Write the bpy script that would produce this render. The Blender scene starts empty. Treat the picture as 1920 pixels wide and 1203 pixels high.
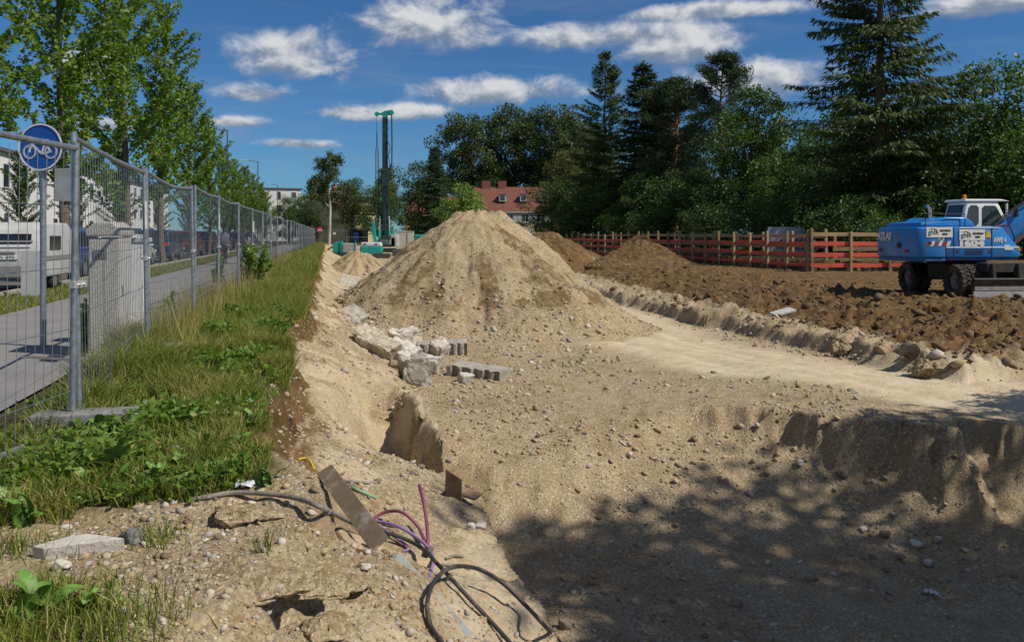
import bpy, bmesh, math, random
import numpy as np
from mathutils import Vector, Matrix
R = math.radians
SC = bpy.context.scene
COL = SC.collection
CZ = 1.4          # eye height
F = 1560.0        # focal length in pixels of a 1920 wide frame

# ------------------------------------------------------------------ camera
cam = bpy.data.cameras.new('camera'); cam_o = bpy.data.objects.new('camera', cam); COL.objects.link(cam_o)
cam.sensor_width = 36; cam.lens = 36 * F / 1920; cam.shift_y = -161.5 / 1920
cam.clip_start = 0.05; cam.clip_end = 6000
cam_o.location = (0, 0, CZ); cam_o.rotation_euler = (R(90), 0, 0)
SC.camera = cam_o

# ------------------------------------------------------------------ light
SUN_AZ = Vector((0.933, -0.36, 0)).normalized(); SUN_EL = R(49)
to_sun = Vector((SUN_AZ.x * math.cos(SUN_EL), SUN_AZ.y * math.cos(SUN_EL), math.sin(SUN_EL)))
sl = bpy.data.lights.new('sun', 'SUN'); sl.energy = 5.0; sl.angle = R(0.53); sl.color = (1.0, 0.945, 0.85)
so = bpy.data.objects.new('sun', sl); COL.objects.link(so)
so.rotation_euler = to_sun.to_track_quat('Z', 'Y').to_euler(); so.location = (20, -10, 30)
SC.view_settings.view_transform = 'Standard'; SC.view_settings.look = 'None'
SC.view_settings.exposure = -0.02; SC.view_settings.gamma = 1.0
SC.view_settings.use_curve_mapping = False
SC.cycles.use_denoising = True
SC.cycles.max_bounces = 6; SC.cycles.diffuse_bounces = 3; SC.cycles.transparent_max_bounces = 8
SC.render.use_persistent_data = False

class NT:
    def __init__(s, tree): s.t = tree; s.L = tree.links
    def n(s, typ, **kw):
        nd = s.t.nodes.new(typ)
        for k, v in kw.items():
            if k.startswith('i_'):
                nd.inputs[k[2:].replace('_', ' ')].default_value = v
            elif k[0] == 'I' and k[1:].isdigit(): nd.inputs[int(k[1:])].default_value = v
            else: setattr(nd, k, v)
        return nd
    def link(s, a, b): s.L.new(a, b)
    def math(s, op, a, b=None, c=None, clamp=False):
        nd = s.t.nodes.new('ShaderNodeMath'); nd.operation = op; nd.use_clamp = clamp
        for i, v in enumerate((a, b, c)):
            if v is None: continue
            if isinstance(v, (int, float)): nd.inputs[i].default_value = v
            else: s.L.new(v, nd.inputs[i])
        return nd.outputs[0]
    def mix(s, fac, a, b, blend='MIX'):
        nd = s.t.nodes.new('ShaderNodeMix'); nd.data_type = 'RGBA'; nd.blend_type = blend
        for inp, v in ((nd.inputs['Factor'], fac), (nd.inputs[6], a), (nd.inputs[7], b)):
            if isinstance(v, (int, float)): inp.default_value = v
            elif isinstance(v, tuple): inp.default_value = v + (1,) if len(v) == 3 else v
            else: s.L.new(v, inp)
        return nd.outputs[2]
    def ramp(s, fac, stops, interp='LINEAR'):
        nd = s.t.nodes.new('ShaderNodeValToRGB'); cr = nd.color_ramp; cr.interpolation = interp
        while len(cr.elements) < len(stops): cr.elements.new(0.5)
        for e, (p, c) in zip(cr.elements, stops):
            e.position = p; e.color = tuple(c) + (1,) if len(c) == 3 else tuple(c)
        s.L.new(fac, nd.inputs[0]); return nd.outputs[0]
    def smooth(s, v, a, b):
        nd = s.t.nodes.new('ShaderNodeMapRange'); nd.interpolation_type = 'SMOOTHSTEP'
        nd.inputs[1].default_value = a; nd.inputs[2].default_value = b
        s.L.new(v, nd.inputs[0]); return nd.outputs[0]
    def noise(s, vec, scale, detail=4, rough=0.55, dist=0):
        nd = s.t.nodes.new('ShaderNodeTexNoise'); nd.inputs['Scale'].default_value = scale
        nd.inputs['Detail'].default_value = detail; nd.inputs['Roughness'].default_value = rough
        nd.inputs['Distortion'].default_value = dist
        if vec is not None: s.L.new(vec, nd.inputs['Vector'])
        return nd

# ------------------------------------------------------------------ world: sky with fair-weather clouds
W = bpy.data.worlds.new('World'); SC.world = W; W.use_nodes = True
def build_world():
    t = NT(W.node_tree); W.node_tree.nodes.clear()
    out = t.n('ShaderNodeOutputWorld'); bg = t.n('ShaderNodeBackground'); bg.inputs[1].default_value = 0.066
    t.link(bg.outputs[0], out.inputs[0])
    sky = t.n('ShaderNodeTexSky', sky_type='NISHITA', sun_disc=False)
    sky.sun_elevation = SUN_EL; sky.sun_rotation = math.atan2(SUN_AZ.x, SUN_AZ.y)
    sky.altitude = 500; sky.air_density = 1.0; sky.dust_density = 0.15; sky.ozone_density = 4.0
    tc = t.n('ShaderNodeTexCoord'); d = tc.outputs['Generated']
    mp = t.n('ShaderNodeMapping'); mp.inputs['Scale'].default_value = (1, 1, 1.7); t.link(d, mp.inputs[0])
    def vdot(vec):
        nd = t.n('ShaderNodeVectorMath', operation='DOT_PRODUCT'); t.link(d, nd.inputs[0])
        nd.inputs[1].default_value = vec; return nd.outputs['Value']
    clouds = [(785, 45, 108, 58), (548, 108, 92, 42), (1165, 72, 170, 26), (1255, 92, 105, 30), (1340, 22, 140, 16), (930, 172, 150, 27),
              (480, 178, 56, 18), (648, 211, 58, 16), (765, 210, 60, 17), (1420, 150, 110, 34), (1880, 8, 120, 20),
              (440, 229, 52, 12), (170, 130, 50, 26), (190, 235, 60, 14), (560, 270, 60, 10)]
    M = bs = sw = None
    for px, py, rx, ry in clouds:
        c = Vector(((px - 960) / F, 1, (440 - py) / F)).normalized()
        e = Vector((c.y, -c.x, 0)).normalized(); u = e.cross(c).normalized()
        if u.z < 0: u = -u
        cd = vdot(c); k = F / 1.0
        a = t.math('DIVIDE', vdot(e), rx / F); b = t.math('DIVIDE', t.math('SUBTRACT', vdot(u), 0.0), ry / F)
        b2 = t.math('MULTIPLY', b, t.math('ADD', 1.0, t.math('MULTIPLY', t.math('LESS_THAN', b, 0.0), 0.35)))
        r = t.math('SQRT', t.math('ADD', t.math('MULTIPLY', a, a), t.math('MULTIPLY', b2, b2)))
        m = t.math('SUBTRACT', 1.0, t.math('ADD', r, t.math('MULTIPLY', t.math('LESS_THAN', cd, 0.0), 9.0)))
        wt = t.math('POWER', t.math('MAXIMUM', t.math('ADD', m, 1.2), 0.02), 5.0); wb = t.math('MULTIPLY', wt, t.math('MAXIMUM', t.math('MINIMUM', b, 2.0), -2.0))
        if M is None: M, bs, sw = m, wb, wt
        else: bs = t.math('ADD', bs, wb); sw = t.math('ADD', sw, wt); M = t.math('SMOOTH_MAX', M, m, 0.35)
    bs = t.math('DIVIDE', bs, sw)
    # clouds elsewhere in the dome, of the same kind
    far = t.noise(mp.outputs[0], 3.1, 3, 0.5)
    behind = t.math('MULTIPLY', t.smooth(t.math('MULTIPLY', vdot((0, 1, 0)), -1.0), -0.55, -0.2), 1.0)
    gen = t.math('SUBTRACT', t.math('MULTIPLY', t.math('SUBTRACT', far.outputs[0], 0.56), 7.0), t.math('MULTIPLY', t.math('SUBTRACT', 1.0, behind), 9.0))
    M = t.math('MAXIMUM', M, gen)
    M = t.math('MAXIMUM', M, -2.0)
    nz = t.noise(mp.outputs[0], 17, 10, 0.62, 0.3); nz0 = t.noise(mp.outputs[0], 7, 3, 0.5)
    ad = t.n('ShaderNodeVectorMath', operation='ADD'); t.link(mp.outputs[0], ad.inputs[0])
    ad.inputs[1].default_value = (to_sun.x * 0.012, to_sun.y * 0.012, 0.022)
    nz2 = t.noise(ad.outputs[0], 17, 10, 0.62, 0.3)
    n1 = t.math('SUBTRACT', nz.outputs[0], 0.5)
    val = t.math('ADD', M, t.math('ADD', t.math('MULTIPLY', n1, 2.3), t.math('MULTIPLY', t.math('SUBTRACT', nz0.outputs[0], 0.5), 1.0)))
    mask = t.smooth(val, -0.42, 0.50)
    relief = t.math('MULTIPLY', t.math('SUBTRACT', nz.outputs[0], nz2.outputs[0]), 3.2)
    sh = t.smooth(t.math('ADD', t.math('ADD', t.math('MULTIPLY', bs, 0.75), relief), t.math('MULTIPLY', n1, 0.8)), -0.65, 0.75)
    ccol = t.mix(sh, (3.1, 4.0, 5.5), (10.8, 10.9, 11.0))
    # thin high streaks
    mp2 = t.n('ShaderNodeMapping'); mp2.inputs['Scale'].default_value = (1.5, 1.5, 11); mp2.inputs['Rotation'].default_value = (0, R(14), 0); t.link(d, mp2.inputs[0])
    ci = t.noise(mp2.outputs[0], 3.0, 5, 0.6, 0.6)
    cim = t.math('MULTIPLY', t.smooth(ci.outputs[0], 0.46, 0.76), 0.22)
    base = t.mix(1.0, sky.outputs[0], (0.46, 0.84, 1.18), 'MULTIPLY')
    c1 = t.mix(cim, base, (4.6, 5.3, 6.3))
    c2 = t.mix(t.math('MULTIPLY', mask, 0.93), c1, ccol)
    t.link(c2, bg.inputs[0])
build_world()

# ------------------------------------------------------------------ mesh helpers
def np_mesh(name, V, Fa, col=None, smooth=False):
    V = np.asarray(V, dtype=np.float32); Fa = np.asarray(Fa, dtype=np.int32)
    me = bpy.data.meshes.new(name); k = Fa.shape[1]
    me.vertices.add(len(V)); me.vertices.foreach_set('co', V.ravel())
    me.loops.add(Fa.size); me.loops.foreach_set('vertex_index', Fa.ravel())
    me.polygons.add(len(Fa)); me.polygons.foreach_set('loop_start', np.arange(0, Fa.size, k, dtype=np.int32))
    if col is not None:
        at = me.color_attributes.new('Col', 'FLOAT_COLOR', 'POINT')
        c = np.ones((len(V), 4), dtype=np.float32); c[:, :3] = col
        at.data.foreach_set('color', c.ravel())
    me.update(calc_edges=True)
    if smooth: me.polygons.foreach_set('use_smooth', np.ones(len(Fa), dtype=bool)); me.update()
    return me
def link(name, me, mat=None, parent=None):
    o = bpy.data.objects.new(name, me); COL.objects.link(o)
    if mat is not None and me is not None and not me.materials: me.materials.append(mat)
    if parent is not None: o.parent = parent
    return o
def tag(o, label=None, cat=None, group=None, kind=None):
    if label: o['label'] = label
    if cat: o['category'] = cat
    if group: o['group'] = group
    if kind: o['kind'] = kind
    return o
def thing(name, label, cat, loc=(0, 0, 0), rz=0, group=None, rot=None):
    o = bpy.data.objects.new(name, None); COL.objects.link(o); o.empty_display_size = 0.2
    o.location = loc; o.rotation_euler = rot if rot else (0, 0, rz)
    return tag(o, label, cat, group)
def kids(o): return [c for c in bpy.data.objects if c.parent == o]
def copy_tree(o, parent=None, ch=None):
    ch = ch if ch is not None else CHILD(o)
    c = o.copy(); COL.objects.link(c); c.parent = parent
    for k in ch: copy_tree(k[0], c, k[1])
    return c
def CHILD(o): return [(k, CHILD(k)) for k in o.children]

class MB:
    def __init__(s): s.v = []; s.f = []
    def add(s, V, Fs, mtx=None):
        b = len(s.v)
        for p in V:
            p = Vector(p); s.v.append(mtx @ p if mtx else p)
        s.f += [tuple(i + b for i in f) for f in Fs]; return s
    def box(s, c, d, rot=None):
        hx, hy, hz = d[0] / 2, d[1] / 2, d[2] / 2
        V = [Vector((x * hx, y * hy, z * hz)) for x in (-1, 1) for y in (-1, 1) for z in (-1, 1)]
        m = Matrix.Translation(c) @ (rot if rot else Matrix())
        return s.add(V, [(0, 1, 3, 2), (4, 6, 7, 5), (0, 4, 5, 1), (2, 3, 7, 6), (0, 2, 6, 4), (1, 5, 7, 3)], m)
    def tube(s, pts, rad, n=8, cap=True):
        pts = [Vector(p) for p in pts]
        if isinstance(rad, (int, float)): rad = [rad] * len(pts)
        b = len(s.v); prev = None
        for i, p in enumerate(pts):
            tg = (pts[min(i + 1, len(pts) - 1)] - pts[max(i - 1, 0)])
            if tg.length < 1e-9: tg = Vector((0, 0, 1))
            tg.normalize()
            if prev is None:
                a = tg.cross(Vector((0, 0, 1)) if abs(tg.z) < 0.9 else Vector((1, 0, 0))).normalized()
            else:
                a = prev - tg * prev.dot(tg)
                a = a.normalized() if a.length > 1e-6 else tg.orthogonal().normalized()
            prev = a; c = tg.cross(a)
            for k in range(n):
                th = 2 * math.pi * k / n
                s.v.append(p + (a * math.cos(th) + c * math.sin(th)) * rad[i])
        for i in range(len(pts) - 1):
            for k in range(n):
                k2 = (k + 1) % n
                s.f.append((b + i * n + k, b + i * n + k2, b + (i + 1) * n + k2, b + (i + 1) * n + k))
        if cap:
            s.f.append(tuple(b + k for k in reversed(range(n))))
            s.f.append(tuple(b + (len(pts) - 1) * n + k for k in range(n)))
        return s
    def cyl(s, p0, p1, r, r1=None, n=12): return s.tube([p0, p1], [r, r if r1 is None else r1], n)
    def prism(s, poly, a, b, axis='y', mtx=None):
        # polygon in the two other axes, extruded from a to b along axis
        def P(u, v, w): return {'y': (u, w, v), 'x': (w, u, v), 'z': (u, v, w)}[axis]
        n = len(poly)
        V = [P(u, v, a) for u, v in poly] + [P(u, v, b) for u, v in poly]
        Fs = [tuple(range(n)), tuple(range(2 * n - 1, n - 1, -1))] + [(i, i + n, (i + 1) % n + n, (i + 1) % n) for i in range(n)]
        return s.add(V, Fs, mtx)
    def lathe(s, prof, n=20, mtx=None, close=False):
        # profile of (r, h) about z
        b = len(s.v); V = []; Fs = []
        for r, h in prof:
            for k in range(n):
                th = 2 * math.pi * k / n; V.append((r * math.cos(th), r * math.sin(th), h))
        m = len(prof)
        for i in range(m if close else m - 1):
            i2 = (i + 1) % m
            for k in range(n):
                k2 = (k + 1) % n; Fs.append((i * n + k, i * n + k2, i2 * n + k2, i2 * n + k))
        if not close:
            Fs.append(tuple(reversed(range(n)))); Fs.append(tuple((m - 1) * n + k for k in range(n)))
        return s.add(V, Fs, mtx)
    def mesh(s, name, bevel=0, seg=2, smooth=False, ang=35):
        me = bpy.data.meshes.new(name); bm = bmesh.new()
        vs = [bm.verts.new(p) for p in s.v]
        for f in s.f:
            try: bm.faces.new([vs[i] for i in f])
            except ValueError: pass
        bmesh.ops.recalc_face_normals(bm, faces=bm.faces)
        if bevel:
            ed = [e for e in bm.edges if len(e.link_faces) == 2 and e.calc_face_angle(0) > R(30)]
            bmesh.ops.bevel(bm, geom=ed, offset=bevel, segments=seg, affect='EDGES', profile=0.5, clamp_overlap=True)
        bm.to_mesh(me); bm.free()
        if smooth:
            for p in me.polygons: p.use_smooth = True
            try: me.set_sharp_from_angle(angle=R(ang))
            except Exception: pass
        return me
    def build(s, name, mat, parent=None, bevel=0, seg=2, smooth=False, loc=None, rot=None):
        o = link(name, s.mesh(name, bevel, seg, smooth), mat, parent)
        if loc: o.location = loc
        if rot: o.rotation_euler = rot
        return o
def rotz(a): return Matrix.Rotation(a, 4, 'Z')
def rotx(a): return Matrix.Rotation(a, 4, 'X')
def roty(a): return Matrix.Rotation(a, 4, 'Y')

# ------------------------------------------------------------------ noise in numpy
def _hash(ix, iy, seed):
    h = (ix.astype(np.int64) * 374761393 + iy.astype(np.int64) * 668265263 + seed * 1274126177) & 0xffffffff
    h = ((h ^ (h >> 13)) * 1274126177) & 0xffffffff
    h = ((h ^ (h >> 16)) * 2246822519) & 0xffffffff
    return (h ^ (h >> 15)).astype(np.float64) / 4294967296.0
def vn(x, y, seed=0):
    x = np.asarray(x, float); y = np.asarray(y, float)
    ix = np.floor(x); iy = np.floor(y); fx = x - ix; fy = y - iy
    fx = fx * fx * fx * (fx * (fx * 6 - 15) + 10); fy = fy * fy * fy * (fy * (fy * 6 - 15) + 10)
    a = _hash(ix, iy, seed); b = _hash(ix + 1, iy, seed); c = _hash(ix, iy + 1, seed); d = _hash(ix + 1, iy + 1, seed)
    return (a + (b - a) * fx) * (1 - fy) + (c + (d - c) * fx) * fy - 0.5
def fbm(x, y, seed=0, o=4, g=0.5):
    r = 0; a = 1.0; f = 1.0
    for i in range(o):
        r = r + a * vn(x * f + i * 17.3, y * f - i * 9.1, seed + i); a *= g; f *= 2.03
    return r
def sst(v, a=0.0, b=1.0):
    t = np.clip((np.asarray(v, float) - a) / (b - a), 0, 1); return t * t * (3 - 2 * t)

# ------------------------------------------------------------------ materials
MATS = {}
def mat(name, col, rough=0.7, metal=0.0, var=0.15, scale=6.0, bump=0.0, bscale=60.0, dirt=None, dscale=2.0, damt=0.5, spec=0.4, coat=0.0, emit=None):
    if name in MATS: return MATS[name]
    m = bpy.data.materials.new(name); m.use_nodes = True; t = NT(m.node_tree); bs = m.node_tree.nodes['Principled BSDF']
    tc = t.n('ShaderNodeTexCoord'); ob = tc.outputs['Object']
    n1 = t.noise(ob, scale, 5, 0.6)
    dark = tuple(c * (1 - var) for c in col); lite = tuple(min(1, c * (1 + var)) for c in col)
    c = t.mix(t.smooth(n1.outputs[0], 0.3, 0.7), dark, lite)
    if dirt:
        n2 = t.noise(ob, dscale, 7, 0.68); c = t.mix(t.math('MULTIPLY', t.smooth(n2.outputs[0], 0.5, 0.66), damt), c, dirt)
    t.link(c, bs.inputs['Base Color'])
    bs.inputs['Roughness'].default_value = rough; bs.inputs['Metallic'].default_value = metal
    bs.inputs['Specular IOR Level'].default_value = spec; bs.inputs['Coat Weight'].default_value = coat
    if emit: bs.inputs['Emission Color'].default_value = emit + (1,); bs.inputs['Emission Strength'].default_value = 1.0
    if bump:
        n3 = t.noise(ob, bscale, 4, 0.6); bp = t.n('ShaderNodeBump'); bp.inputs['Strength'].default_value = bump; bp.inputs['Distance'].default_value = 0.02
        t.link(n3.outputs[0], bp.inputs['Height']); t.link(bp.outputs[0], bs.inputs['Normal'])
    MATS[name] = m; return m
def foliage(name, c1, c2, c3=None, rough=0.5, trans=0.35):
    if name in MATS: return MATS[name]
    m = bpy.data.materials.new(name); m.use_nodes = True; t = NT(m.node_tree); m.node_tree.nodes.clear()
    out = t.n('ShaderNodeOutputMaterial'); at = t.n('ShaderNodeAttribute', attribute_name='Col')
    sep = t.n('ShaderNodeSeparateColor'); t.link(at.outputs['Color'], sep.inputs[0])
    c = t.mix(sep.outputs[0], c1, c2)
    if c3: c = t.mix(sep.outputs[1], c, c3)
    p = t.n('ShaderNodeBsdfPrincipled'); p.inputs['Roughness'].default_value = rough; p.inputs['Specular IOR Level'].default_value = 0.35
    tr = t.n('ShaderNodeBsdfTranslucent'); mx = t.n('ShaderNodeMixShader'); mx.inputs[0].default_value = trans
    t.link(c, p.inputs['Base Color']); t.link(t.mix(1.0, c, (1.15, 1.25, 0.55), 'MULTIPLY'), tr.inputs[0])
    t.link(p.outputs[0], mx.inputs[1]); t.link(tr.outputs[0], mx.inputs[2]); t.link(mx.outputs[0], out.inputs[0])
    MATS[name] = m; return m
def glass(name='window_glass', col=(0.02, 0.03, 0.035), rough=0.06):
    return mat(name, col, rough=rough, var=0.3, scale=1.5, spec=0.9)

GALV = mat('galvanised', (0.30, 0.33, 0.36), 0.45, 0.75, 0.25, 25, bump=0.08, bscale=120)
GALV_D = mat('galvanised_wire', (0.22, 0.24, 0.27), 0.5, 0.7, 0.2, 25)
CONC = mat('concrete', (0.34, 0.31, 0.26), 0.9, 0, 0.2, 7, bump=0.5, bscale=45, dirt=(0.17, 0.13, 0.09), dscale=2.5)
CONC_L = mat('concrete_pale', (0.50, 0.46, 0.39), 0.9, 0, 0.16, 6, bump=0.5, bscale=40, dirt=(0.30, 0.24, 0.16), dscale=1.8)
WHITE = mat('white_paint', (0.72, 0.72, 0.70), 0.45, 0, 0.05, 4)
BLACK = mat('black_rubber', (0.018, 0.018, 0.018), 0.75, 0, 0.3, 8)
# ================================================================== ground
KF = 0.222                       # the street, the fence and the pit edge all run along X = s - KF * Y
EY = [-60, -3, 2.4, 3.2, 3.8, 4.4, 4.9, 5.6, 8, 400]
EV = [-0.6, -0.6, -0.62, -0.55, -0.32, 0.0, -0.1, -0.56, -0.6, -0.6]
def edge_s(X, Y): return np.interp(Y, EY, EV) + 0.34 * fbm(Y * 0.55, Y * 0 + 3.1, 11, 3) * sst(Y, 3.5, 8) + 0.18 * fbm(X * 2.0, Y * 2.0, 5, 3)
def ledge(X, Y):
    Xt = np.interp(Y, [14, 15.3, 17.2, 21.8, 27, 33, 45, 60, 90], [8.6, 8.4, 7.6, 7.5, 6.5, 5.1, 3.5, 2.2, 0.5]) + 0.5 * fbm(X * 0.5, Y * 0.5, 21, 3)
    Xp = np.interp(Y, [15, 22, 25.3, 28, 33.8, 50, 76, 90], [22, 16, 14.2, 13.0, 12.6, 11, 6.8, 6])
    Yt = 15.2 + 0.42 * np.maximum(X - 8.4, 0) + 0.5 * fbm(X * 0.6, Y * 0.6, 23, 3)
    f1 = (X - Xt) / np.maximum(Xp - Xt, 1.0); f2 = (Y - Yt) / 8.5
    return np.clip(np.minimum(f1, f2), 0, 1)
def pit(X, Y):
    U = -1.6 + 0.3 * sst(X, 0.5, 6) * sst(-Y, -24, -15) + 0.35 * sst(Y, 60, 100)
    nx, ny = -0.466, -0.885
    wob = 1.0 * fbm(X * 0.7, Y * 0.7, 31, 3) + 0.4 * np.abs(fbm(X * 1.7, Y * 1.7, 32, 3)) + 0.16 * fbm(X * 4, Y * 4, 33, 3)
    d = (X - 3.2) * nx + (Y - 13.5) * ny + wob
    tt = (X - 3.2) * 0.885 - (Y - 13.5) * 0.466
    w = 5.0 + (0.95 - 5.0) * sst(tt, -2.0, -0.2)
    D = -1.72 - 1.05 * sst(-Y, -14.2, -9.8)
    f = np.clip(d / w, 0, 1); st_ = sst(tt, -1.7, 0.2)
    z = U + (D - U) * (sst(f, -0.12, 1.0) * (1 - st_) + np.interp(f, [0, .08, .30, .55, 1], [0, .30, .72, .88, 1.0]) * st_)
    # shallow wheel ruts on the compacted track
    tr = track_w(X, Y); rut = X - track_c(Y) + 0.5 * fbm(X * .25, Y * .25, 8, 2); z = z - 0.05 * tr * (np.exp(-((rut - .9) / .22) ** 2) + np.exp(-((rut + .9) / .22) ** 2) + .6 * np.exp(-((rut - .2) / .2) ** 2)) + 0.03 * tr * fbm(X * 1.3, Y * 1.3, 9, 4, .6)
    L = ledge(X, Y)
    prof = np.interp(L, [0, 0.03, 0.09, 0.22, 0.6, 1], [0, 0.30, 0.36, 0.48, 0.86, 1.0])
    clod = (0.42 * np.abs(fbm(X * 1.0, Y * 1.0, 41, 4)) + 0.34 * fbm(X * 2.6, Y * 2.6, 43, 4, .65) + 0.22 * np.abs(fbm(X * 5.5, Y * 5.5, 44, 3))) * sst(L, 0, 0.05) * (1 - 0.8 * sst(L, 0.8, 1.0))
    z = z + (-0.57 - z) * prof + clod * 0.62
    z = z + 0.05 * fbm(X * 0.5, Y * 0.5, 51, 3) + 0.035 * fbm(X * 2.1, Y * 2.1, 52, 4, .6) * (1 - 0.6 * tr)
    return z
def track_c(Y): return np.interp(Y, [10, 14, 18, 24, 31, 45, 60], [11, 8.2, 5.4, 4.0, 3.4, 1.5, 0])
def track_w(X, Y):
    Xc = track_c(Y)
    return sst(-np.abs(X - Xc + 0.8 * fbm(X * .4, Y * .4, 61, 3)), -2.9, -1.3) * sst(Y, 10.5, 13)
def fence_x(Y): return np.interp(Y, [30, 44.5, 88, 120], [40, 15.9, 5.9, 2])
def hole(X, Y): return sst(X, -1.42, -1.27) * (1 - sst(X, -0.80, -0.66)), 3.96 + 0 * X
def tz(X, Y, fine=True):
    X = np.asarray(X, float); Y = np.asarray(Y, float)
    s = X + KF * Y; e = edge_s(X, Y)
    top = 0.05 + 0.05 * fbm(X * 0.8, Y * 0.8, 1, 4) - 0.14 * sst(-Y, -5.0, -4.2) * sst(s, -2.4, -1.2)
    top = top + (-0.07 - top) * sst(-s, 2.2, 2.7)
    pz = pit(X, Y)
    lip = 1.32 + 0.16 * fbm(Y * 0.9, X * 0.4, 71, 3)
    t = (s - e) / (lip - e)
    zb = np.interp(t, [0, 0.09, 0.26, 0.6, 1.0], [0, 0.33, 0.46, 0.72, 1.0])
    zbn = top + (-1.02 - top) * zb
    gb = np.exp(-((Y - 10.7) / 1.6) ** 4)
    gb = np.exp(-((Y - 10.5) / 1.9) ** 4)
    zbn = zbn - 0.80 * gb * sst(s + 0.3 * fbm(X * 1.5, Y * 1.5, 305, 3), 0.05, 0.62) * (1 - sst(s + 0.22 * fbm(X * 2.6, Y * 2.6, 306, 3), 0.98, 1.24)) + 0.12 * gb * np.exp(-((s - 1.30) / 0.12) ** 2)
    drop = np.clip((s - lip) / 0.30, 0, 1) ** 0.6
    zn = np.where(s < lip, zbn, -1.02 + (pz + 1.02) * drop)
    t2 = (s - e) / (1.75 - e)
    zb2 = np.interp(t2, [0, 0.12, 0.55, 1.0], [0, 0.27, 0.66, 1.0])
    zf = np.where(t2 < 1, top + (pz - top) * zb2, pz)
    bl = sst(Y, 12.2, 15.5); z = zn + (zf - zn) * bl
    z = np.where(s < e, top, z)
    bank = sst(s, e, e + 0.15) * (1 - sst(s, 1.3, 2.2))
    # runnels down the bank and loose clods
    z = z + bank * (0.10 * fbm(X * 1.9, Y * 1.9, 81, 4) + 0.06 * fbm((s) * 0.8, (Y - s) * 3.2, 82, 3))
    # eroded hollow in the near scarp
    hw_, he_ = 0.0, 3.96; z = z + (np.minimum(z, -0.44 + 0.04 * fbm(X * 6, Y * 6, 301, 3) - 0.25 * np.maximum(3.75 - Y, 0)) - z) * hw_ * sst(he_ - Y, -0.01, 0.02) * sst(Y, 3.2, 3.7)
    if fine:
        tr = track_w(X, Y)
        gr = sst(s, -1.6, -0.7) * (1 - 0.75 * tr)
        z = z + gr * (0.022 * fbm(X * 7, Y * 7, 91, 3) + 0.010 * np.abs(fbm(X * 24, Y * 24, 92, 2)))
    # surroundings: street level beyond the pit and behind the timber guard rail
    out = np.maximum(sst(Y, 116, 124), sst(X - fence_x(Y), 0.25, 0.6) * sst(Y, 44.75, 45.2))
    out = np.maximum(out, sst(X, 24.5, 25.0) * sst(Y, 30, 45)); out = np.maximum(out, sst(X, 40, 55)); out = np.maximum(out, sst(-Y, 0, 12) * sst(s, -1, 4))
    z = z + (0.02 - z) * np.where(s > -1.5, out, 0)
    z = np.where((Y < 2.2) & (s > -1.5), z + (-0.2 - z) * sst(-Y, -2.4, -1.2), z)
    return z
def hit(px, py):
    ys = np.geomspace(1.5, 300, 6000); xs = (px - 960) / F * ys; zs = CZ + (440 - py) / F * ys
    below = np.nonzero(tz(xs, ys) > zs)[0]
    i = below[0] if len(below) else len(ys) - 1
    return Vector((xs[i], ys[i], float(tz(xs[i], ys[i]))))
def at(px, py, Y): return Vector(((px - 960) / F * Y, Y, CZ + (440 - py) / F * Y))
def gz(x, y): return float(tz(x, y))

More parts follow.
